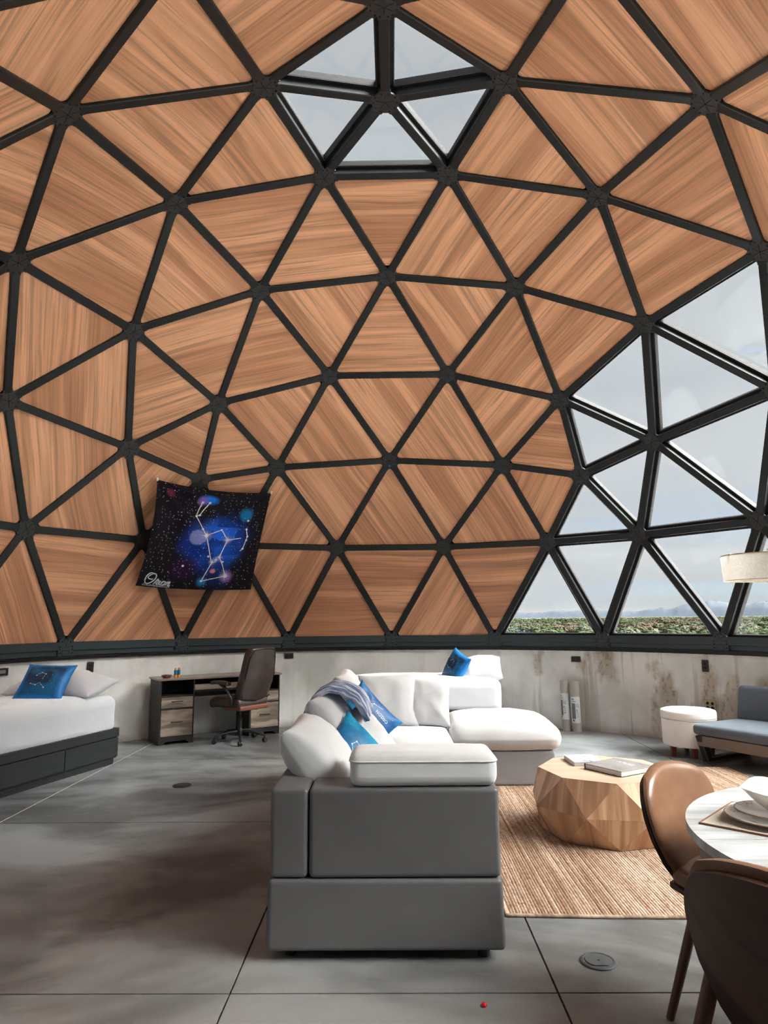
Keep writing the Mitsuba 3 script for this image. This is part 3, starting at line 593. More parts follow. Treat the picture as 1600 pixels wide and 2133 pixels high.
for a, b in ((Y0+.006, -.86), (-.86, .24), (.24, Y1)): sofa.part('backrest', pad(X0, -.352, a+.002, b-.002, .321, .682), 'm_grey_hide', smooth=40)
sofa.part('backrest', pad(-.349, .50, Y1-.17, Y1, .321, .672), 'm_grey_hide', smooth=40)
for x, y in ((-.43, -1.86), (.385, -1.88), (-.43, 1.35), (.385, 1.35), (.385, -.3)): sofa.part('foot', at(lathe([(0,0),(.024,0),(.028,.05),(0,.05)], 20), x, y, 0), 'm_dark_foot', smooth=40)
chs = Thing('chaise_ottoman', 'low pale grey leather ottoman base at the right end of the sofa', 'ottoman')
chs.part('base', flare(pad(.50, 1.375, .95, 1.84, .012, .288), .29, .01, .006), 'm_pale_hide', smooth=40)
for x, y in ((.58, 1.03), (1.3, 1.03), (.58, 1.76), (1.3, 1.76)): chs.part('foot', at(lathe([(0,0),(.022,0),(.022,.02),(0,.02)], 14), x, y, 0), 'm_dark_foot')
def block(w, d, h, r, puff=.0, seed=1, wr=.006):
    m = rbox(w, d, h, r, 4, 14)
    def f(v):
        ex, ey, ez = [np.clip(1-(np.abs(v[:, i])/(s/2))**2, 0, 1) for i, s in ((0, w), (1, d), (2, h))]
        g = np.sign(v[:, 2])*np.clip(np.abs(v[:, 2])/(h/2), 0, 1); v[:, 2] += np.where(g > 0, g, .08*g)*puff*(ex*ey)**.6
        v[:, 0] += np.sign(v[:, 0])*puff*.25*(np.abs(v[:, 0])/(w/2))**3*(ey*ez)**.5; v[:, 1] += np.sign(v[:, 1])*puff*.25*(np.abs(v[:, 1])/(d/2))**3*(ex*ez)**.5; return v
    return wrinkle(bend(m, f), wr, 6, seed)
for i, (a, b, l) in enumerate(((-1.70, -.72, 'white seat cushion of the sofa, nearest, behind the arm cushion'), (-.715, .275, 'white seat cushion in the middle of the sofa'), (.28, 1.28, 'white seat cushion at the far end of the sofa'))):
    solo('seat_cushion', at(block(.86, b-a, .135, .055, .035, 3+i), .055, (a+b)/2, .388), 'm_white_cotton', l, 'cushion', smooth=True)
c = solo('chaise_cushion', at(block(.93, .94, .20, .095, .085, 9, .008), .965, 1.395, .385), 'm_white_cotton', 'big puffy white cushion on the ottoman base at the sofa end', 'cushion', smooth=True)
ac = Thing('arm_cushion', 'thick white boxed cushion with piping lying on the near sofa arm', 'cushion')
M = frame((.142, -1.815, .752))
ac.part('body', moved(block(.635, .26, .140, .042, .006, 5, .003), M), 'm_white_cotton', smooth=True)
def ringpts(w, d, z, r=.045, n=10):
    P = []
    for cx, cy, a0 in ((w/2-r, d/2-r, 0), (-w/2+r, d/2-r, 90), (-w/2+r, -d/2+r, 180), (w/2-r, -d/2+r, 270)):
        for a in np.radians(np.linspace(a0, a0+90, n)): P.append((cx + r*math.cos(a), cy + r*math.sin(a), z))
    return np.array(P)
for z in (.036,): ac.part('piping', moved(tube(ringpts(.638, .263, z), .0042, 6, closed=True), M), 'm_piping', smooth=True)
def leaning(label, c, yc, w, h, t, tilt, seed, yaw=0):
    m, uv = cushion(w, h, t, 34, .03, .30, seed, .024, .02)
    R_ = rot((0,0,1), yaw)[:3, :3]; a = math.radians(tilt); n = R_@V(math.cos(a), 0, math.sin(a))
    return solo('back_cushion', moved(m, place((c[0], yc, c[1]), n, R_@V(-math.sin(a), 0, math.cos(a)))), 'm_white_cotton', label, 'cushion', smooth=True, uv=uv)
leaning('white back cushion slumped over the sofa backrest, nearest the camera', (-.345, .700), -1.45, .58, .46, .27, 40, 5)
leaning('white back cushion under the blue blanket', (-.365, .70), -.36, .78, .48, .26, 32, 7)
leaning('white back cushion in the far left corner of the sofa', (-.315, .73), .73, .80, .50, .25, 26, 11)
for x, y, w, h, l, s in ((-.03, 1.14, .50, .46, 'white square back cushion on the far side of the sofa, left of two', 21), (.315, 1.19, .40, .42, 'white square back cushion on the far side of the sofa, right of two', 23)):
    m, uv = cushion(w, h, .21, 32, .05, .30, s, .026, .03)
    solo('back_cushion', moved(m, place((x, y, .475 + h/2 - .02), V(.05, -.97, .25), V(0, .2, 1), 3 if s == 21 else -2)), 'm_white_cotton', l, 'cushion', smooth=True, uv=uv)
scatter_cushion('throw_cushion', 'teal-blue star cushion leaning in the sofa, nearest the camera', V(-.215, -.76, .588), V(.62, -.60, .50), V(-.60, -.06, .78), .40, .40, .15, 'm_blue_teal', seed=31, roll=4)
scatter_cushion('throw_cushion', 'white cushion between the teal and the bright blue cushions on the sofa', V(-.165, -.32, .615), V(.66, -.44, .60), V(-.66, -.02, .74), .44, .42, .15, 'm_white_cotton', seed=35, roll=-4)
k2 = place(V(-.200, .30, .645), V(.44, -.78, .46), V(-.66, -.02, .75), 0)
m, uv = cushion(.44, .44, .14, 30, .09, .42, 41, .022, .05)
kb = solo('throw_cushion', moved(m, k2), 'm_blue_bright', 'bright blue cushion lettered ORION upside down, at the far end of the sofa', 'cushion', smooth=True, uv=uv)
tx = meshkit.text_mesh('ORION', .027, .001); tx = moved(TM(tx.vertices, tx.faces), frame((.085, -.135, 0), (0,1,0), (-1,0,0)))
def lift(v): # lay the lettering on the cushion's bulge
    b = ((1-(v[:, 0]/.22)**2).clip(0)*(1-(v[:, 1]/.22)**2).clip(0))**.42*.07; v[:, 2] = b + .020 + (v[:, 2])*.5; return v
tx = bend(tx, lift); scene[kb + '__lettering'] = mikit.ply(moved(tx, k2), 'm_star_white'); tag(kb + '__lettering', 'white lettering ORION')
# blanket draped over the middle back cushion
u = np.linspace(0, 1, 60); w = np.linspace(0, 1, 50); U, W = np.meshgrid(u, w, indexing='ij')
path = np.array([(-.155, .76), (-.19, .83), (-.235, .885), (-.315, .93), (-.40, .945), (-.475, .905), (-.525, .80), (-.548, .68), (-.555, .55)])
tt = np.linspace(0, 1, len(path)); PX, PZ = np.interp(W, tt, path[:, 0]), np.interp(W, tt, path[:, 1])
nn = np.stack([np.gradient(PZ, axis=1), 0*PZ, -np.gradient(PX, axis=1)], -1); nn /= np.linalg.norm(nn, axis=-1, keepdims=True); nn *= np.sign(nn[..., 2:3] + 1e-6*0 + .001)
rip = .016*np.sin(U*34 + 4*W + 3*meshkit.fbm(np.stack([U*4, W*3, 0*U], -1), 3, 2)) + .02*(meshkit.fbm(np.stack([U*9, W*4, 0*U], -1), 3, 5) - .5)
YY = -.62 + .66*U + .05*np.sin(W*5) + .03*(W-.5)
PP = np.stack([PX, YY, PZ], -1) + nn*(rip + .012)[..., None]
v1, f1 = gridmesh(PP); v2 = v1 - nn.reshape(-1, 3)*.008; n1 = len(v1)
rim = [[i*50 + j for i in range(60)] for j in (0, 49)] + [[i*50 + j for j in range(50)] for i in (0, 59)]
rf = []
for q in rim:
    for a, b in zip(q[:-1], q[1:]): rf += [[a, b, b+n1], [a, b+n1, a+n1]]
solo('blanket', TM(np.vstack([v1, v2]), np.vstack([f1, f1[:, ::-1] + n1, rf])), 'm_blanket', 'soft blue-grey throw blanket draped over a white back cushion', 'blanket', smooth=True, uv=np.vstack([np.stack([U, W], -1).reshape(-1, 2)]*2))

# ---------------------------------------------------------------- rug, coffee table, books
nx = 1020; gx = np.linspace(.54, 3.10, nx); gy = np.linspace(-1.52, 1.60, 70); GX, GY = np.meshgrid(gx, gy, indexing='ij')
wob = .012*(meshkit.noise(np.stack([GY*1.1, GX*.3, 0*GX], -1), 2) - .5); ph = (GX - .0)/.0150
zz = .010 + .0035*np.abs(np.sin(ph*math.pi)) + .0022*meshkit.noise(np.stack([np.floor(ph)*3, GY*60, 0*GX], -1), 6)
edge = .010*(meshkit.noise(np.stack([GX*4, GY*4, 0*GX], -1), 3) - .5)
PX = GX + wob + edge*(np.abs(GX-1.82) > 1.2); PY = GY - .05*(GX-.54)*(1 - (GY+1.52)/3.12)*.8 + edge*(np.abs(GY) > 1.4)
v, f = gridmesh(np.stack([PX, PY, zz], -1)); uv = np.stack([GX, GY], -1).reshape(-1, 2)
rg = Thing('jute_rug', 'natural braided jute rug under the faceted coffee table', 'rug')
rg.part('weave', TM(v, f), 'm_jute', smooth=True, uv=uv)
per = np.vstack([np.stack([PX[:, 0], PY[:, 0]], 1)[::6], np.stack([PX[-1], PY[-1]], 1)[::2], np.stack([PX[:, -1], PY[:, -1]], 1)[::-6], np.stack([PX[0], PY[0]], 1)[::-2]])
m = tube(np.column_stack([per, np.full(len(per), .0085)]), .0085, 8, closed=True)
rg.part('border', m, 'm_jute', smooth=True, uv=np.stack([m.vertices[:, 0]*.3 + m.vertices[:, 1]*.2, m.vertices[:, 0] + m.vertices[:, 1]], 1))
ct = Thing('coffee_table', 'low faceted drum coffee table in pale pine on the jute rug', 'table')
CX, CY, zt = 1.42, -.25, .40; zb = .016
aT = np.radians(172 + 45*np.arange(8)); aM = aT + math.radians(22.5)
ring3 = lambda a, r, z: np.stack([CX + r*np.cos(a), CY + r*np.sin(a), np.full(8, z)], 1)
TT, MM, BB = ring3(aT, .437, zt), ring3(aM, .505, .200), ring3(aT, .425, zb)
facets = []
for i in range(8):
    j = (i+1) % 8; facets += [(TT[i], MM[i], TT[j]), (TT[j], MM[i], MM[j]), (BB[i], BB[j], MM[i]), (BB[j], MM[j], MM[i])]
for tri_ in facets:
    A = np.array(tri_); n = unit(np.cross(A[1]-A[0], A[2]-A[0])); c0 = A.mean(0)
    if n@(c0 - V(CX, CY, .2)) < 0: A = A[::-1]; n = -n
    t0 = unit(np.cross((0,0,1), n)); p2 = np.stack([(A-A[0])@t0, (A-A[0])@np.cross(n, t0)], 1)
    m = moved(extrude(Polygon(p2).buffer(-.0003, join_style=2), .016), frame(A[0], t0, np.cross(n, t0), n)@frame((0,0,-.016)))
    o1 = RNG.random(2)*9; ct.part('facet', m, 'm_pine', uv=np.stack([(m.vertices-c0)@t0 + o1[0], m.vertices[:, 2] + o1[1]], 1))
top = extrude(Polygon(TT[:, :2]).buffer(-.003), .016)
ct.part('top', at(top, 0, 0, zt-.0155), 'm_pine_sheen', uv=np.stack([top.vertices[:, 1]*.55 + .3, top.vertices[:, 0]*.7], 1), label='flat octagonal pine top with its pale sheen painted in')
def book(name, label, M, w, d, h, cm, em, pm='m_paper', kind='book'):
    t = Thing(name, label, kind, M=M)
    t.part('pages', cbox(.004, w-.005, .004, d-.004, .003, h-.003, .001), pm)
    t.part('front_cover', cbox(0, w, 0, d, h-.0035, h, .0012), cm); t.part('back_cover', cbox(0, w, 0, d, 0, .003, .001), em); t.part('spine', cbox(-.003, .004, 0, d, 0, h, .0015), em)
    return t
# open corner points on the table: left, near, right, far
o = V(1.283, -.262, zt+.001); xe = unit(V(.160, -.262, 0)); ye = np.cross((0,0,1), xe)
bk = book('hardback_book', 'large grey hardback book with pale title lettering on the coffee table', frame(o, xe, ye), .305, .315, .036, 'm_book_dark', 'm_book_edge')
t2 = meshkit.text_mesh('ATLAS', .032, .0006); bk.part('title', moved(TM(t2.vertices, t2.faces), frame((.085, .21, .0362), unit(V(.62, -.08, 0)), unit(V(.08, .62, 0)))), 'm_label_white', label='pale title lettering ATLAS')
ms = Thing('paperback_book', 'thick white paperback half under the grey hardback', 'book', M=frame(V(1.235, -.185, zt+.001), unit(V(.5, .02, 0)), unit(V(-.02, .5, 0))))
ms.part('pages', cbox(.002, .20, .002, .245, .001, .026, .001), 'm_paper'); ms.part('cover', cbox(0, .203, 0, .247, .026, .0275, .0005), 'm_mag')

# ---------------------------------------------------------------- desk and what stands on it
XD, YD = unit(V(.831, .556, 0)), unit(V(-.556, .831, 0)); MD = frame((-2.648, 2.929, 0), XD, YD)
desk = Thing('desk', 'black and grey oak double-pedestal desk against the concrete wall', 'desk', M=MD)
LD, DD, HD = 1.484, .44, .735
def plinth(x0, x1, y): # bracket foot
    p = Polygon([(x0,0),(x0+.05,0),(x0+.07,.025),(x0+.10,.035),(x1-.10,.035),(x1-.07,.025),(x1-.05,0),(x1,0),(x1,.085),(x0,.085)])
    return moved(extrude(p, .016), frame((0, y+.016, 0), (1,0,0), (0,0,1), (0,-1,0)))
for x0, x1 in ((0, .40), (LD-.40, LD)):
    for x in (x0, x1-.016): desk.part('side_panel', cbox(x, x+.016, 0, DD, 0, HD-.022, .002), 'm_desk_black')
    desk.part('plinth', plinth(x0, x1, 0), 'm_desk_black'); desk.part('back_panel', cbox(x0+.016, x1-.016, DD-.012, DD-.002, .06, HD-.022, .002), 'm_desk_black')
    desk.part('shelf', cbox(x0+.016, x1-.016, .004, DD-.012, .525, .541, .002), 'm_desk_black')
    desk.part('rail', cbox(x0+.016, x1-.016, .0, .02, .385, .402, .002), 'm_desk_black')
    for z0, z1 in ((.090, .383), (.404, .523)):
        k = desk.part('drawer', cbox(x0+.018, x1-.018, -.004, .014, z0, z1, .002), 'm_grey_oak'); xm, zm = (x0+x1)/2, (z0+z1)/2 + .012
        desk.part('handle', tube([(xm-.062, -.003, zm), (xm-.055, -.024, zm), (xm, -.030, zm+.002), (xm+.055, -.024, zm), (xm+.062, -.003, zm)], .0062, 8, flat=.8), 'm_chair_black', smooth=True, under=k)
desk.part('top', cbox(-.02, LD+.02, -.02, DD+.005, HD-.022, HD, .004), 'm_desk_top')
desk.part('back_panel', cbox(.40, LD-.40, DD-.03, DD-.018, .47, HD-.022, .002), 'm_desk_black')
desk.part('tray_front', cbox(.405, LD-.405, .03, .046, .585, .650, .002), 'm_grey_oak'); desk.part('tray', cbox(.402, LD-.402, .03, DD-.05, .560, .580, .002), 'm_desk_black')
def onD(x, y): return (MD@np.array([x, y, HD, 1]))[:3]
d = onD(.10, .12)
dish = Thing('candy_dish', 'small reddish brown pleated dish on the left end of the desk', 'dish', M=frame(d))
g = np.arange(48)*2*math.pi/48; m = lathe([(0,.001),(.040,.001),(.058,.030),(.056,.034),(.050,.030),(.036,.010),(0,.010)], 48); a = np.arctan2(m.vertices[:, 1], m.vertices[:, 0]); m.vertices[:, :2] *= (1 + .05*np.cos(a*16)*(m.vertices[:, 2] > .02))[:, None]
dish.part('bowl', m, 'm_terracotta', smooth=30); RR = np.random.default_rng(3)
for i in range(9): dish.part('candy', at(trimesh.creation.icosphere(1, .0105), *(RR.random(2)*.056-.028), .026 + RR.random()*.008), 'm_brown_hide' if i % 3 else 'm_terracotta', smooth=True)
for x, y, l in ((.205, .13, 'small orange-capped blue bottle on the desk, left of two'), (.255, .17, 'small orange-capped blue bottle on the desk, right of two')):
    b = Thing('spice_bottle', l, 'bottle', M=frame(onD(x, y)))
    b.part('body', lathe([(0,0),(.0175,0),(.019,.004),(.019,.024),(.0165,.030)], 24), 'm_orange', smooth=40); b.part('label', lathe([(.0165,.030),(.0185,.036),(.0185,.078),(.014,.086),(0,.086)], 24), 'm_label_blue', smooth=40); b.part('cap', lathe([(.0135,.084),(.0135,.106),(.0125,.109),(0,.109)], 24), 'm_orange', smooth=40)
# ---------------------------------------------------------------- office chair
OCH = Thing('office_chair', 'high-backed brown leather office chair on casters at the desk', 'chair', M=rotz(54, (-1.78, 3.17, 0)))   # local +y is the way it faces
for i in range(5):
    a = math.radians(72*i + 14); ca, sa = math.cos(a), math.sin(a)
    OCH.part('base_arm', tube([(.02*ca, .02*sa, .120), (.12*ca, .12*sa, .118), (.22*ca, .22*sa, .100), (.300*ca, .300*sa, .072)], [.020, .018, .015, .013], 12, flat=.8), 'm_chair_black', smooth=60)
    w = moved(lathe([(0,-.022),(.024,-.022),(.027,-.018),(.027,-.005),(.022,-.003),(.022,.003),(.027,.005),(.027,.018),(.024,.022),(0,.022)], 22), rot((1,0,0), 90))
    OCH.part('caster', cat(moved(w, rotz(math.degrees(a)+90+35*i, (.300*ca, .300*sa, .027))), tube([(.300*ca, .300*sa, .03), (.300*ca, .300*sa, .075)], .008, 8)), 'm_chair_black', smooth=40)
OCH.part('hub', lathe([(0,.095),(.035,.095),(.038,.13),(.030,.15),(0,.15)], 24), 'm_chair_black', smooth=40)
OCH.part('gas_column', lathe([(.026,.14),(.026,.27),(.015,.275),(.015,.385),(0,.385)], 24), 'm_chair_black', smooth=40)
OCH.part('tilt_plate', cbox(-.10, .10, -.14, .12, .375, .40, .006), 'm_chair_black')
OCH.part('lever', tube([(.06, 0, .385), (.17, -.02, .375), (.23, -.03, .345)], .008, 8), 'm_chair_black', smooth=True)
seat = rbox(.50, .50, .095, .045, 4, 12)
def seatf(v):
    x, y = v[:, 0]/.25, v[:, 1]/.25; v[:, 2] += (v[:, 2] > -.01)*(.020*(1-x**2).clip(0)**.5*(1-y**2).clip(0)**.5 + .018*np.abs(x)**3) - .035*np.clip(y-.55, 0, 1)**2*4; v[:, 0] *= 1 - .06*np.clip(-y, 0, 1); return v
OCH.part('seat', at(wrinkle(bend(seat, seatf), .003, 9, 2), 0, .02, .452), 'm_brown_hide', smooth=True)
OCH.part('seat_skirt', at(rbox(.44, .30, .055, .02, 3, 6), 0, -.10, .405), 'm_russet_hide', smooth=40, label='russet underside of the seat')
def backf(v):
    s = (v[:, 2]+.31)/.62; x = v[:, 0]/.25; hw = np.interp(s, [0, .1, .35, .7, .9, 1], [.78, .92, 1.0, .93, .86, .76]); v[:, 0] *= hw
    y = v[:, 1].copy(); v[:, 1] = y - .16*(s-.15) - .035*np.sin(s*math.pi) + .045*(x**2)*(1 - .4*s) - .03*np.clip(s-.85, 0, 1)*3; return v
OCH.part('backrest', at(wrinkle(bend(rbox(.50, .10, .62, .042, 4, 12), backf), .003, 8, 4), 0, -.215, .775), 'm_brown_hide', smooth=True)
def padf(v): return backf(np.column_stack([v[:, 0]*1.0, v[:, 1] + .062, v[:, 2] + .0])) 
for z0, z1 in ((-.28, -.06), (-.05, .14), (.15, .295)):
    mm = at(rbox(.40, .05, z1-z0, .022, 3, 8), 0, 0, (z0+z1)/2); OCH.part('back_pad', at(bend(mm, padf), 0, -.215, .775), 'm_brown_hide', smooth=True)
OCH.part('back_piping', at(bend(tube(np.array([(x, -.052, z) for x, z in [(-.215,-.27),(-.225,0),(-.22,.2),(-.19,.285),(0,.295),(.19,.285),(.22,.2),(.225,0),(.215,-.27),(0,-.29)]]), .005, 6, closed=True), backf), 0, -.215, .775), 'm_chair_black', smooth=True)
for s in (-1, 1):
    k = OCH.part('armrest', tube([(s*.245, -.13, .455), (s*.275, -.15, .53), (s*.285, -.10, .60), (s*.280, -.02, .655), (s*.275, .04, .675)], [.022, .021, .019, .019, .018], 12, flat=1.4), 'm_chair_black', smooth=True)
    OCH.part('arm_pad', at(bend(rbox(.075, .30, .040, .018, 3, 8), lambda v: np.column_stack([v[:, 0], v[:, 1], v[:, 2] - .9*np.clip(-v[:, 1]-.03, 0, 1)**2 - .5*np.clip(v[:, 1]-.06, 0, 1)**2*3])), s*.275, .035, .690), 'm_brown_hide', smooth=True, under=k)

# ---------------------------------------------------------------- star-chart tapestry pinned to the dome
TL, TR, BL, BR = V(-2.77, 2.85, 3.053), V(-1.558, 3.666, 3.035), V(-3.073, 3.10, 1.815), V(-1.86, 3.953, 1.795)
n = 64; u = np.linspace(0, 1, n); Wd, U = np.meshgrid(u, u, indexing='ij')
P = (TL*((1-U)*(1-Wd))[..., None] + TR*(U*(1-Wd))[..., None] + BL*((1-U)*Wd)[..., None] + BR*(U*Wd)[..., None])
inn = unit(OC + V(0,0,1.2) - P.mean((0,1))); ex, ey = unit(TR-TL), unit(BL-TL)
bow = 4*U*(1-U)
P = P + ey*(0.055*bow*(1-Wd)**2 + 0.025*bow*Wd**3)[..., None] + ex*(0.030*4*Wd*(1-Wd)*(1-U)**3 - 0.012*4*Wd*(1-Wd)*U**3)[..., None]
dl, dr_ = np.hypot(U, Wd), np.hypot(1-U, Wd); al, ar = np.arctan2(Wd, U+1e-6), np.arctan2(Wd, 1-U+1e-6)
fold = .042*np.sin(al*9.5)*np.exp(-((dl-.30)/.30)**2)*np.minimum(1, dl*9) + .026*np.sin(ar*8)*np.exp(-((dr_-.28)/.28)**2)*np.minimum(1, dr_*9)
fold += .020*np.sin(U*16 + 2*Wd)*Wd*(1-U)*4*(1-Wd*.4)*np.exp(-U*3)
P = P + inn*(0.02 + .055*bow*np.sin(Wd*math.pi)**.7*.6 + .07*(1-U)**2*4*Wd*(1-Wd) + fold)[..., None]
STARS = [(.402,.143),(.461,.14),(.365,.29),(.396,.275),(.442,.413),(.614,.406),(.532,.919),(.836,.297),(.842,.383),(.868,.455),(.864,.495),(.845,.582),(.544,.679),(.682,.725),(.34,.784)]
BIG = [(.485,.474,.050),(.684,.504,.040),(.589,.731,.032),(.619,.708,.026),(.644,.68,.026),(.734,.863,.048)]
LINES = [((.402,.143),(.365,.29)),((.461,.14),(.396,.275)),((.365,.29),(.396,.275)),((.365,.29),(.442,.413)),((.442,.413),(.485,.474)),((.485,.474),(.614,.406)),((.614,.406),(.684,.504)),((.684,.504),(.644,.68)),((.485,.474),(.575,.715)),((.589,.731),(.532,.919)),((.644,.68),(.69,.76)),((.69,.76),(.734,.863)),((.532,.919),(.734,.863)),((.684,.504),(.806,.477)),((.842,.383),(.868,.455)),((.868,.455),(.845,.582)),((.845,.582),(.827,.605))]
def tap(p, n, uv):
    u, v = uv.x, uv.y
    q = fbm(u*5, v*5, 1, 4); vx, vy, vr = voronoi(u*6 + q*.8, v*6)
    d = dot_(u*1.05, v, (.60, .56)); core = smoothstep(.36, .16, d + .22*(q-.5) + .08*(vr-.5))
    c = mix((0.0075, 0.0065, 0.0085), (0.012, 0.010, 0.020), q)
    blue = mix((0.008, 0.036, 0.300), (0.022, 0.170, 1.0), smoothstep(.25, .8, vr*.6 + q*.5))
    c = mix(c, blue, core*0.95)
    low = smoothstep(.20, .06, dot_(u, v, (.63, .84)) + .1*(q-.5)); c = mix(c, (0.012, 0.030, 0.170), low*.8)
    c = mix(c, (0.34, 0.38, 0.80), smoothstep(.085, .06, dot_(u, v, (.415, .50)))*.75)
    c = mix(c, (0.010, 0.22, 0.95), smoothstep(.11, .03, dot_(u, v*1.8, (.45, .205)))*.9)
    c = mix(c, (0.34, 0.15, 0.62), smoothstep(.06, .01, dot_(u, v, (.40, .13)))*.8)
    c = mix(c, (0.006, 0.21, 0.50), smoothstep(.075, .03, dot_(u, v*.8, (.81, .19)))*.85)
    c = mix(c, (0.015, 0.27, 0.70), smoothstep(.06, .01, dot_(u, v, (.535, .925)))*.85)
    c = mix(c, (0.19, 0.02, 0.06), smoothstep(.055, .02, dot_(u, v, (.124, .095)))*.8)
    c = mix(c, (0.035, 0.010, 0.055), smoothstep(.16, .04, dot_(u, v, (.36, .80)))*.7)
    c = mix(c, (0.90, 0.30, 0.38), smoothstep(.034, .010, dot_(u, v*1.1, (.612, .90)))*.95)
    c = mix(c, (0.40, 0.10, 0.45), smoothstep(.075, .02, dot_(u, v, (.745, .87)))*.75)
    for x, y, r in BIG: c = mix(c, (0.35, 0.40, 0.85), smoothstep(r*1.6, 0, dot_(u, v, (x, y)))*.6)
    ln = mi.Float(0)
    for a_, b_ in LINES: ln = dr.maximum(ln, smoothstep(.0058, .0025, seg(u, v, a_, b_))*.85)
    s = dr.maximum(starfield(u, v, 24, .115, .62, 3), starfield(u + .013, v + .007, 34, .13, .72, 11))
    for a_ in STARS: s = dr.maximum(s, smoothstep(.014, .006, dot_(u, v, a_)))
    for x, y, r in BIG:
        du, dv = dr.abs(u-x), dr.abs(v-y); s = dr.maximum(s, smoothstep(r*.50, r*.22, dot_(u, v, (x, y))))
        s = dr.maximum(s, smoothstep(1.0, .3, du/(r*1.5) + dv/.007)); s = dr.maximum(s, smoothstep(1.0, .3, dv/(r*1.5) + du/.007))
        e, f_ = dr.abs(u-x + v-y)*.7, dr.abs(u-x - v+y)*.7; s = dr.maximum(s, smoothstep(1.0, .3, e/r + f_/.006)); s = dr.maximum(s, smoothstep(1.0, .3, f_/r + e/.006))
    return mix(c, (0.95, 0.96, 1.0), dr.maximum(s, ln))
mat('m_tapestry', tap, 0.8, 0.2)
v1, f1 = gridmesh(P.transpose(1, 0, 2)[:, ::-1]); uv1 = np.stack([U.T[:, ::-1], Wd.T[:, ::-1]], -1).reshape(-1, 2)
tp = Thing('star_tapestry', 'dark blue star-chart tapestry lettered Orion constellation, pinned to the dome panels', 'tapestry')
v2 = v1 - inn*.004; rim = np.r_[np.arange(n), (np.arange(1, n))*n + n-1, n*n-2-np.arange(n-1), (np.arange(n-2, 0, -1))*n]; r2 = np.roll(rim, -1)
ff = np.vstack([f1, f1[:, ::-1] + n*n, np.stack([rim, rim + n*n, r2], 1), np.stack([r2, rim + n*n, r2 + n*n], 1)])
tp.part('cloth', TM(np.vstack([v1, v2]), ff), 'm_tapestry', smooth=40 if False else True, uv=np.vstack([uv1, uv1]))
from scipy.interpolate import RegularGridInterpolator
TI = RegularGridInterpolator((u, u), P)                        # (v, u) -> point
def on_cloth(pts, off=.004): pts = np.clip(np.asarray(pts, float), 0, 1); return TI(pts[:, ::-1]) + inn*off
def stroke(pts, w):                                            # a brush stroke on the cloth; pts in cloth units
    p = np.asarray(pts, float); t = np.linspace(0, 1, len(p)); tt = np.linspace(0, 1, 8*len(p))
    from scipy.interpolate import CubicSpline
    q = CubicSpline(t, p)(tt) if len(p) > 2 else np.stack([np.interp(tt, t, p[:, i]) for i in (0, 1)], 1)
    return tube(on_cloth(q), w*(.75 + .5*np.abs(np.sin(tt*9))), 6, side_hint=inn)
ox, oy, sc = .060, .962, .082
def L(ch, x): return [(ox + (x + a)*sc + .022*b, oy + .022*(x+a)*.3 - b*sc) for a, b in ch]
GL = {'O': [[(.55,1.05),(.15,1.15),(-.1,.80),(-.05,.25),(.25,-.05),(.65,.10),(.90,.55),(.80,1.0),(.50,1.12),(.20,.90),(.10,.62),(.35,.48),(.70,.50)]],
      'r': [[(-.02,.02),(.12,.30),(.20,.62),(.24,.48),(.36,.46),(.30,.20),(.30,.03),(.42,.03)]], 'i': [[(0,.05),(.12,.42),(.08,.15),(.12,.02),(.24,.06)], [(.18,.60),(.20,.62)]],
      'o': [[(.26,.40),(.08,.36),(.02,.12),(.14,0),(.30,.10),(.33,.32),(.24,.42),(.42,.36)]], 'n': [[(0,.02),(.10,.42),(.06,.10),(.22,.40),(.32,.38),(.26,.10),(.32,.0),(.46,.08)]]}
sts, x = [], 0.0
for ch, adv in (('O', 1.0), ('r', .44), ('i', .27), ('o', .44), ('n', .5)):
    for s_ in GL[ch]: sts.append(stroke(L(s_, x), .0060 if ch == 'O' else .0068))
    x += adv
tp.part('lettering', cat(*sts), 'm_star_white', smooth=True, label='white script lettering Orion')
t3 = meshkit.text_mesh('constellation', .030, .001); vv = np.array(t3.vertices); wid = vv[:, 0].max()
tu = .045 + (vv[:, 0]/wid)*.225 + vv[:, 1]*.35; tv = .987 + (vv[:, 0]/wid)*.010 - vv[:, 1]*.62
t3 = TM(on_cloth(np.stack([tu, tv], 1), .004) + inn*vv[:, 2:3], t3.faces); tp.part('lettering', t3, 'm_star_white', label='small white lettering constellation')
for c, l in ((TL, 'top left'), (TR, 'top right')): tp.part('clip', moved(cbox(-.013, .013, -.018, .022, -.012, .012, .004), frame(c + inn*.025, ex, np.cross(inn, ex), inn)), 'm_clip', label='small white clip')

# ---------------------------------------------------------------- wall plates and floor covers
def wallM(az, z, r=4.492):
    a = math.radians(az); o = V(r*math.sin(a), r*math.cos(a), z); return frame(o, V(-math.cos(a), math.sin(a), 0), (0,0,1), -V(math.sin(a), math.cos(a), 0))
def plate(name, label, az, z, w, h, m1, extra, cat_='outlet'):
    t = Thing(name, label, cat_, M=wallM(az, z)); t.part('plate', at(rbox(w, h, .012, .004, 2, 1), 0, 0, .002), m1, smooth=40); extra(t, w, h); return t
def AZ(x, y): return math.degrees(math.atan2(x, y))
def duplex(t, w, h):
    for s in (-1, 1): t.part('socket', at(rbox(.034, .028, .008, .006, 2, 1), 0, s*.022, .009), 'm_bolt')
def duplex_h(t, w, h):
    for s in (-1, 1): t.part('socket', at(rbox(.028, .030, .008, .006, 2, 1), s*.026, 0, .009), 'm_bolt')
def paddle(t, w, h): t.part('rocker', at(rbox(.066 if w > h else .036, .036 if w > h else .066, .010, .003, 2, 1), 0, 0, .010), 'm_plate_grey')
plate('wall_switch', 'dark switch plate on the concrete wall at the left edge, behind the left bed', AZ(-4.0, 2.062), .893, .13, .075, 'm_plate_black', paddle, 'switch')
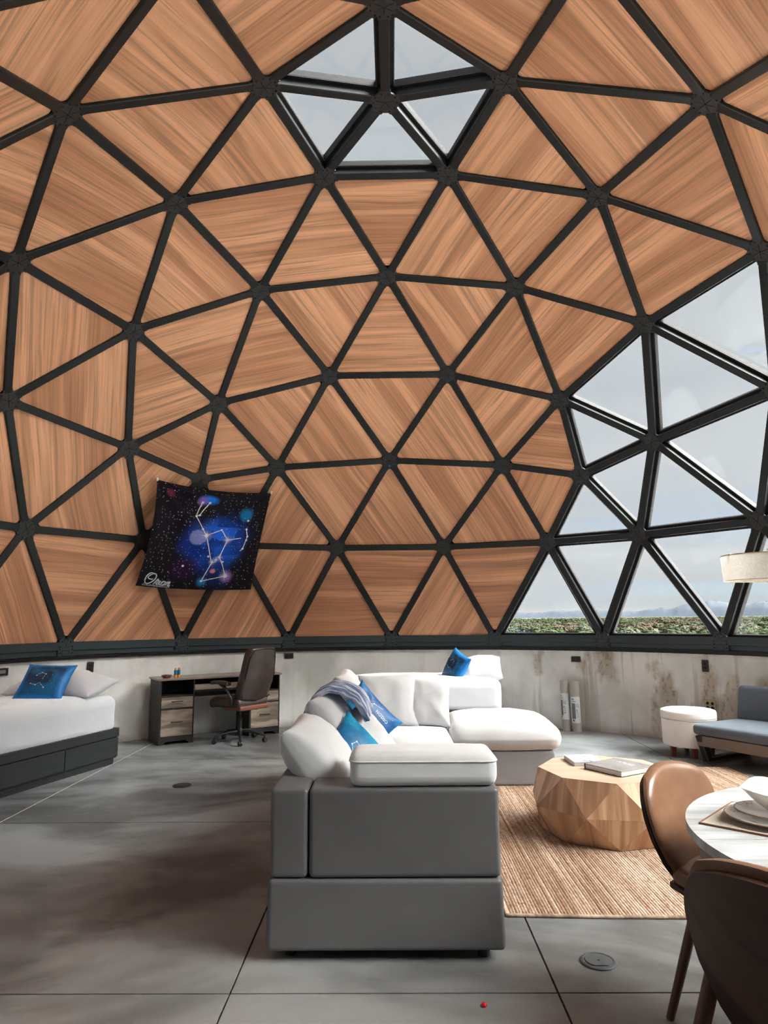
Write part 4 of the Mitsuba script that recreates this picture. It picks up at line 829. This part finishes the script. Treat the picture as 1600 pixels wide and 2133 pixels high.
def left_outlet(t, w, h): duplex(t, w, h); t.part('cover_flap', at(cbox(-.034, .034, -.012, .012, 0, .012, .003), 0, -.075, .004), 'm_bead', label='pale lower flap of the outlet box')
plate('wall_outlet', 'black outlet with a pale lower flap on the wall above the left bed pillows', AZ(-3.454, 2.884), .880, .078, .118, 'm_plate_black', left_outlet)
plate('wall_outlet', 'small horizontal black outlet plate on the wall beside the office chair back', AZ(-1.384, 4.282), .917, .118, .07, 'm_plate_black', duplex_h)
plate('wall_outlet', 'horizontal black outlet plate on the wall above the two paper rolls', AZ(2.35, 3.837), .869, .118, .07, 'm_plate_black', duplex_h)
plate('wall_outlet', 'upright black outlet plate high on the wall above the round white pouf', AZ(3.52, 2.803), .846, .075, .130, 'm_plate_black', duplex)
def quad(t, w, h):
    for x in (-.027, .027):
        for y in (-.024, .024): t.part('socket', at(lathe([(0,0),(.0165,0),(.0165,.007),(0,.007)], 18), x, y, .007), 'm_bolt')
plate('wall_outlet', 'beige four-socket outlet low on the wall behind the round white pouf', AZ(3.535, 2.785), .418, .125, .125, 'm_plate_beige', quad)
for x, y, r, l, m1 in ((.845, -1.945, .073, 'round grey floor outlet cover in the slab right of the sofa', 'm_cover'), (-1.80, 1.07, .078, 'round black floor outlet cover left of the sofa', 'm_plate_black')):
    t = Thing('floor_outlet_cover', l, 'cover', M=frame((x, y, 0)))
    t.part('rim', lathe([(0,.0),(r,.0),(r,.005),(r-.004,.008),(r-.012,.008),(r-.013,.006),(0,.006)], 48), m1, smooth=40)
    t.part('lid', moved(extrude(shapely.Point(0, 0).buffer(r-.02, quad_segs=12).intersection(sbox(-1, -r*.62, 1, 1)), .0045), frame((0, 0, .005))), m1); t.part('screw', at(lathe([(0,.0),(.004,0),(.004,.003),(0,.0035)], 12), 0, -.005, .0095), 'm_bead')
solo('red_bead', at(lathe([(0,0),(.0085,.0),(.011,.004),(.0085,.010),(0,.0125)], 20), .335, -2.262, 0), 'm_red', 'tiny red bead on the floor in front of the sofa', 'bead', smooth=True)
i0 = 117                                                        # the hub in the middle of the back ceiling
nH = unit(DP[i0]); solo('blue_light_dot', moved(lathe([(0,0),(.020,0),(.020,.003),(0,.004)], 16), frame(DP[i0] + OC - nH*.012 - V(0,0,.065), np.cross((0,1,0), nH), np.cross(-nH, np.cross((0,1,0), nH)), -nH)), 'm_light_dot_blue', 'small blue disc standing in for a spot of light on the middle hub plate of the back ceiling', 'light_spot')  # solid blue disc in place of a spot of blue light

# ---------------------------------------------------------------- rolls, pouf, lounge seat, lamp
for (x, y), zl, lab, yaw in (((2.185, 3.80), .30, 'grey paper roll with a white label standing at the wall, left of two', 30), ((2.293, 3.732), .265, 'grey paper roll with a white label standing at the wall, right of two', 0)):
    t = Thing('paper_roll', lab, 'roll', M=frame((x, y, 0))@np.block([[rot((1, .6, 0), -1.2)[:3, :3], np.zeros((3, 1))], [np.zeros((1, 3)), np.ones((1, 1))]]))
    t.part('tube', lathe([(0,.0),(.054,.0),(.055,.001),(.055,.609),(.052,.61),(.046,.61),(.046,.50),(0,.50)], 48), 'm_roll', smooth=40)
    fa = -math.pi/2 - .15 + math.radians(-8)                    # the way the label faces
    def patch(a0, a1, z0, z1, r, k=24):
        a = np.linspace(fa + a0, fa + a1, k); o_ = np.array([[(q*math.cos(b), q*math.sin(b), z) for b in a] for q, z in ((.0545, z0), (r, z0), (r, z1), (.0545, z1))]); v, f = gridmesh(o_)
        return TM(v, f)
    dz = math.radians(-yaw)
    k = t.part('label', patch(-1.35 + dz, 1.35 + dz, zl-.16, zl+.155, .0557), 'm_label_white', smooth=40, label='white paper label')
    t.part('grey_block', patch(-.95 + dz, -.05 + dz, zl-.11, zl+.075, .0561), 'm_label_grey', under=k)
    t.part('print', cat(*[patch(.10 + dz, .10 + dz + w_, zl + z, zl + z + .004, .0560, 6) for z, w_ in ((.06, .7), (.045, .6), (.03, .65), (-.03, .5), (-.05, .55), (-.075, .6), (-.09, .45))], patch(.12 + dz, .30 + dz, zl-.015, zl+.0, .0561, 6), patch(-.8 + dz, -.45 + dz, zl-.142, zl-.122, .0561, 6), patch(-.9 + dz, -.3 + dz, zl+.12, zl+.128, .0561, 6), patch(-.9 + dz, .1 + dz, zl+.095, zl+.10, .0561, 6)), 'm_ink', under=k)
pf = Thing('round_pouf', 'round white leather pouf with a lid on short cherry legs, by the grey lounge seat', 'pouf', M=frame((3.06, 2.275, 0)))
pf.part('body', lathe([(0,.095),(.245,.095),(.256,.10),(.261,.115),(.264,.355),(.258,.362),(0,.362)], 64), 'm_pouf_white', smooth=40)
pf.part('lid', lathe([(0,.363),(.258,.363),(.266,.370),(.269,.385),(.269,.425),(.262,.442),(.235,.452),(.12,.460),(0,.462)], 64), 'm_pouf_white', smooth=50)
pf.part('piping', tube([(.265*math.cos(a), .265*math.sin(a), .3625) for a in np.linspace(0, 2*math.pi, 64, endpoint=False)], .004, 6, closed=True), 'm_piping', smooth=True)
for a in (205, 262, 320, 20, 80, 140)[:6:1] if False else (196, 258, 318, 78):
    x, y = .205*math.cos(math.radians(a)), .205*math.sin(math.radians(a)); m = trimesh.convex.convex_hull([(x+sx*s, y+sy*s, z) for z, s in ((0, .017), (.098, .025)) for sx in (-1, 1) for sy in (-1, 1)])
    pf.part('leg', TM(m.vertices, m.faces), 'm_cherry')
fr, dp = unit(V(.50, -.866, 0)), unit(V(.866, .50, 0))
lg = Thing('lounge_chair', 'low grey outdoor lounge chair with metal sled legs, at the right edge by the window', 'chair', M=frame((2.965, 1.885, 0), fr, dp) @ np.diag([1, 1, 1, 1.0]))
if np.linalg.det(np.array([fr, dp, (0,0,1)])) < 0: lg.M = frame((2.965, 1.885, 0), fr, dp)
lg.part('seat_frame', cat(cbox(.0, .80, .0, .03, .155, .255, .004), cbox(.0, .80, .77, .80, .155, .255, .004), cbox(.0, .03, .03, .77, .155, .255, .004), cbox(.77, .80, .03, .77, .155, .255, .004), cbox(.03, .77, .03, .77, .215, .235, .003)), 'm_lounge_frame')
for x in (.0, .745):
    p = Polygon([(-.02,.25),(.08,.25),(.135,.045),(.66,.045),(.70,.25),(.78,.25),(.73,0),(.07,0)])
    lg.part('sled_leg', moved(extrude(p, .055), frame((x, 0, 0), (0,1,0), (0,0,1), (1,0,0))), 'm_lounge_dark')
    lg.part('leg_edge', cat(*[moved(extrude(p.difference(p.buffer(-.006)), .004), frame((x - .002 + q, 0, 0), (0,1,0), (0,0,1), (1,0,0))) for q in (0, .055)]), 'm_lounge_frame')
lg.part('seat_cushion', at(bend(block(.86, .80, .095, .035, .018, 4, .003), lambda v: v), .40, .375, .308), 'm_lounge_cloth', smooth=True)
lg.part('back_cushion', moved(block(.84, .36, .12, .04, .02, 6, .004), frame((.41, .74, .505), (1,0,0), V(0, .22, .975), V(0, -.975, .22))), 'm_lounge_cloth', smooth=True)
lg.part('back_frame', moved(cbox(0, .8, -.17, .17, -.015, .015, .004), frame((.0, .835, .42), (1,0,0), V(0, .22, .975), V(0, -.975, .22))), 'm_lounge_frame')
LX, LY = 3.44, 1.20
lp = Thing('floor_lamp', 'floor lamp with a wide linen drum shade beside the lounge chair', 'lamp', M=frame((LX, LY, 0)))
sh = lathe([(.380,1.715),(.383,1.80),(.387,1.88),(.390,1.940)], 72); a = np.arctan2(sh.vertices[:, 1], sh.vertices[:, 0])/(2*math.pi) + .5
lp.part('shade', sh, 'm_shade', smooth=True, uv=np.stack([a*2.4, sh.vertices[:, 2]], 1))
lp.part('shade_rim', cat(*[tube([(r*math.cos(q), r*math.sin(q), z) for q in np.linspace(0, 2*math.pi, 72, endpoint=False)], .0035, 6, closed=True) for r, z in ((.386, 1.942), (.376, 1.714))]), 'm_brass', smooth=True)
lp.part('spider', cat(*[tube([(0, 0, 1.935), (.386*math.cos(q), .386*math.sin(q), 1.945)], .006, 8) for q in np.radians((10, 130, 250, 190))]), 'm_brass', smooth=True)
lp.part('ring', tube([(-.165 + .016*math.cos(q), -.33, 1.958 + .012*math.sin(q)) for q in np.linspace(0, 2*math.pi, 20, endpoint=False)], .004, 6, closed=True), 'm_brass', smooth=True)
lp.part('pole', lathe([(.012,.02),(.012,1.90),(.016,1.905),(.016,1.96),(0,1.965)], 20), 'm_brass', smooth=40)
lp.part('base', lathe([(0,0),(.16,0),(.165,.006),(.16,.018),(.03,.03),(.012,.05),(0,.05)], 48), 'm_brass', smooth=40)
kb = lp.part('bulb', at(trimesh.creation.icosphere(3, .045), 0, 0.0, 1.845), 'm_clip', smooth=True)
scene[kb]['emitter'] = {'type': 'area', 'radiance': rgb((LAMP*1.0, LAMP*.86, LAMP*.66))}

# ---------------------------------------------------------------- dining table and its setting
TX, TY, TRr, TZ = 1.638, -2.90, .725, .75
dt = Thing('dining_table', 'round grey-washed plank dining table at the right edge of the photo', 'table')
circ = shapely.Point(TX, TY).buffer(TRr, quad_segs=48); ysb = [TY-.8, TY-.60, TY-.40, TY-.18, TY+.038, TY+.24, TY+.42, TY+.60, TY+.8]
for a, b in zip(ysb[:-1], ysb[1:]):
    q = circ.intersection(sbox(TX-1, a+.0008, TX+1, b-.0008))
    if q.area > .003: dt.part('plank', moved(extrude(q, .028), frame((0, 0, TZ-.028))), 'm_greywash')
dt.part('apron', moved(extrude(shapely.Point(TX, TY).buffer(TRr-.035, quad_segs=32).difference(shapely.Point(TX, TY).buffer(TRr-.06, quad_segs=32)), .085), frame((0, 0, TZ-.113))), 'm_table_apron')
dt.part('pedestal', at(lathe([(0,.0),(.30,.0),(.31,.02),(.12,.06),(.07,.14),(.065,.50),(.10,.62),(.30,.700),(.30,.721),(0,.721)], 40), TX, TY, 0), 'm_table_apron', smooth=40)
pm = Thing('placemat', 'beige linen placemat with a brown edge on the dining table', 'placemat')
C0, C1 = V(.972, -2.712), V(1.143, -2.526); e1 = unit(V(*(C1-C0), 0))[:2]; e2 = np.array([e1[1], -e1[0]]); e2 = e2 if e2[0] > 0 else -e2; e2 = unit(V(.135, -.145) + .0*e2) if False else e2
Wm, Hm = np.linalg.norm(C1-C0), .44
pq = Polygon([C0, C1, C1 + e2*Hm, C0 + e2*Hm])
pq = Polygon([C0, C0 + e1*.33, C0 + e1*.33 + e2*.46, C0 + e2*.46])
pm.part('cloth', moved(extrude(pq.buffer(-.004), .005), frame((0, 0, TZ))), 'm_linen'); pm.part('edge', moved(extrude(pq.difference(pq.buffer(-.006)), .0058), frame((0, 0, TZ))), 'm_linen_edge')
pc = C0 + e1*.165 + e2*.175
for nm, l, r, z, h in (('dinner_plate', 'white marbled dinner plate on the placemat, under the smaller plate', .142, .0055, .016), ('side_plate', 'white marbled smaller plate between the dinner plate and the bowl', .112, .0235, .014)):
    t = Thing(nm, l, 'plate', M=frame((pc[0], pc[1], TZ + z)))
    t.part('dish', lathe([(0,.001),(r*.6,.001),(r*.62,.0),(r*.66,.003),(r,h),(r-.002,h+.003),(r*.65,.008),(0,.007)], 64), 'm_plate', smooth=40); t.part('rim', tube([(r*math.cos(q), r*math.sin(q), h+.0015) for q in np.linspace(0, 2*math.pi, 64, endpoint=False)], .0022, 6, closed=True), 'm_ceramic_rim', smooth=True)
def sq(a, k): return (np.abs(np.cos(a))**k + np.abs(np.sin(a))**k)**(-1/k)
a = np.linspace(0, 2*math.pi, 96, endpoint=False); rows = []
for r, z, k in ((0,.002,2), (.045,.0,2), (.050,.004,2), (.075,.030,2.4), (.098,.062,3.2), (.103,.068,3.4), (.099,.069,3.4), (.092,.060,3.2), (.070,.032,2.4), (.044,.010,2), (0,.008,2)):
    s = sq(a, k); zz_ = z + (.016*((s-1)/.25).clip(0, 1.2)**1.2 if z > .05 else 0); rows.append(np.stack([r*s*np.cos(a), r*s*np.sin(a), np.broadcast_to(zz_, a.shape)], -1))
Pb = np.array(rows); nr, na = Pb.shape[:2]; i, j = np.meshgrid(np.arange(nr-1), np.arange(na), indexing='ij'); j2 = (j+1) % na
q = np.stack([i*na+j, i*na+j2, (i+1)*na+j2, (i+1)*na+j], -1).reshape(-1, 4); bm = TM(Pb.reshape(-1, 3), np.vstack([q[:, [0,1,2]], q[:, [0,2,3]]]))
bw = Thing('square_bowl', 'cream soft-square bowl with upturned corners on the plates', 'bowl', M=rotz(math.degrees(math.atan2(e1[1], e1[0])) + 4, (pc[0]+.038, pc[1]-.015, TZ + .037))@np.diag([1.22, 1.22, .98, 1]))
bw.part('body', bm, 'm_ceramic', smooth=50)

# ---------------------------------------------------------------- dining chairs
def thick(Pm, N, t0, t1):
    a, b = Pm + N*t0[..., None], Pm + N*t1[..., None]; nu, nv = Pm.shape[:2]; v1, f1 = gridmesh(a); v2, f2 = gridmesh(b); k = nu*nv
    rim = np.r_[np.arange(nu)*nv, (nu-1)*nv + np.arange(1, nv), np.arange(nu-2, -1, -1)*nv + nv-1, np.arange(nv-2, 0, -1)]; r2 = np.roll(rim, -1)
    m = TM(np.vstack([v1, v2]), np.vstack([f1[:, ::-1], f2 + k, np.stack([rim, r2, rim + k], 1), np.stack([r2, r2 + k, rim + k], 1)])); mm = trimesh.Trimesh(m.vertices, m.faces, process=False)
    return m if mm.volume > 0 else TM(m.vertices, m.faces[:, ::-1])
def dining_chair(label, o, facing, zt, legs):
    f = unit(V(facing[0], facing[1], 0)); M = frame((o[0], o[1], 0), np.cross(f, (0,0,1)), f); t = Thing('dining_chair', label, 'chair', M=M)
    zs, z1 = .395, zt
    def back(grow, topd):
        u = np.sin(np.linspace(-1, 1, 35)*math.pi/2); v = np.sin(np.linspace(0, 1, 45)*math.pi/2); Uu, Vv = np.meshgrid(u, v, indexing='ij')
        t_ = np.clip((Vv-.66)/.34, 0, 1); k = .80                        # square to rounded top corners
        U2 = Uu*np.sqrt(1 - k*t_**2/2*1.0); T2 = t_*np.sqrt(1 - k*Uu**2/2)
        V2 = np.where(Vv > .66, .66 + .34*T2, Vv)
        w = np.interp(V2, [0, .10, .25, .45, .62, .80, 1.0], [.125, .155, .195, .225, .236, .238, .232]) + grow
        X = U2*w; Z = zs + (z1 - topd - zs)*V2; Y = -.02 - .105*V2 + .035*(1-V2)**3 + .055*U2**2*(.4 + .6*V2)
        Pm = np.stack([X, Y, Z], -1); du, dv = np.gradient(Pm, axis=0), np.gradient(Pm, axis=1); N = np.cross(du, dv); N /= np.maximum(np.linalg.norm(N, axis=-1, keepdims=True), 1e-9)
        return Pm, N*(1 if N[16, 20, 1] > 0 else -1), Uu, Vv
    Pm, N, Uu, Vv = back(0, 0); ed = np.sqrt(np.clip((1-np.abs(Uu)**6)*(1-np.clip((Vv-.80)/.20, 0, 1)**5), 0.01, 1))
    t.part('back_pad', thick(Pm, N, 0*Uu + .006 - .006*ed, .012 + .034*ed), 'm_tan_hide', smooth=True)
    Pm, N, Uu, Vv = back(-.010, .020); t.part('back_shell', thick(Pm, N, -.014 + 0*Uu, 0*Uu - .001), 'm_walnut', smooth=40)
    sm = rbox(.44, .43, .062, .028, 4, 12)
    def sf(v):
        y = v[:, 1]/.215; v[:, 0] *= np.interp(y, [-1, -.3, .6, 1], [.74, .96, 1.0, .93]); v[:, 2] += (v[:, 2] > 0)*.012*(1-(v[:, 0]/.22)**2).clip(0) + .010*np.abs(y)**3*(y < 0) - .012*(y > .6)*(y-.6); return v
    t.part('seat_pad', at(bend(sm, sf), 0, .205, .448), 'm_tan_hide', smooth=True)
    t.part('seat_shell', at(bend(rbox(.445, .435, .016, .007, 3, 10), sf), 0, .205, .408), 'm_walnut', smooth=40)
    Mi = np.linalg.inv(M)
    for p0, p1 in legs:
        a, b = [(Mi@np.array([*p, 1]))[:3] for p in (p0, p1)]; t.part('leg', tube([b + (a-b)*k for k in (0, .5, 1)], [.0195, .0175, .0135], 16), 'm_leg_wood', smooth=40)
    return t
dining_chair('tan leather dining chair with a dark walnut shell, beyond the round table, by the rug', (1.165, -2.20), (.60, -.80), .815,
             [((.975, -2.345, 0), (1.10, -2.36, .40)), ((1.145, -2.275, 0), (1.17, -2.31, .40)), ((1.19, -2.72, 0), (1.20, -2.62, .40)), ((1.52, -2.46, 0), (1.44, -2.46, .40))])
dining_chair('tan leather dining chair with its dark walnut back to the camera, nearest the camera', (.885, -3.385), (.82, .57), .868,
             [((.61, -3.17, 0), (.785, -3.205, .60)), ((.98, -3.62, 0), (1.01, -3.47, .40)), ((1.10, -2.92, 0), (1.11, -3.00, .40)), ((1.42, -3.28, 0), (1.36, -3.22, .40))])
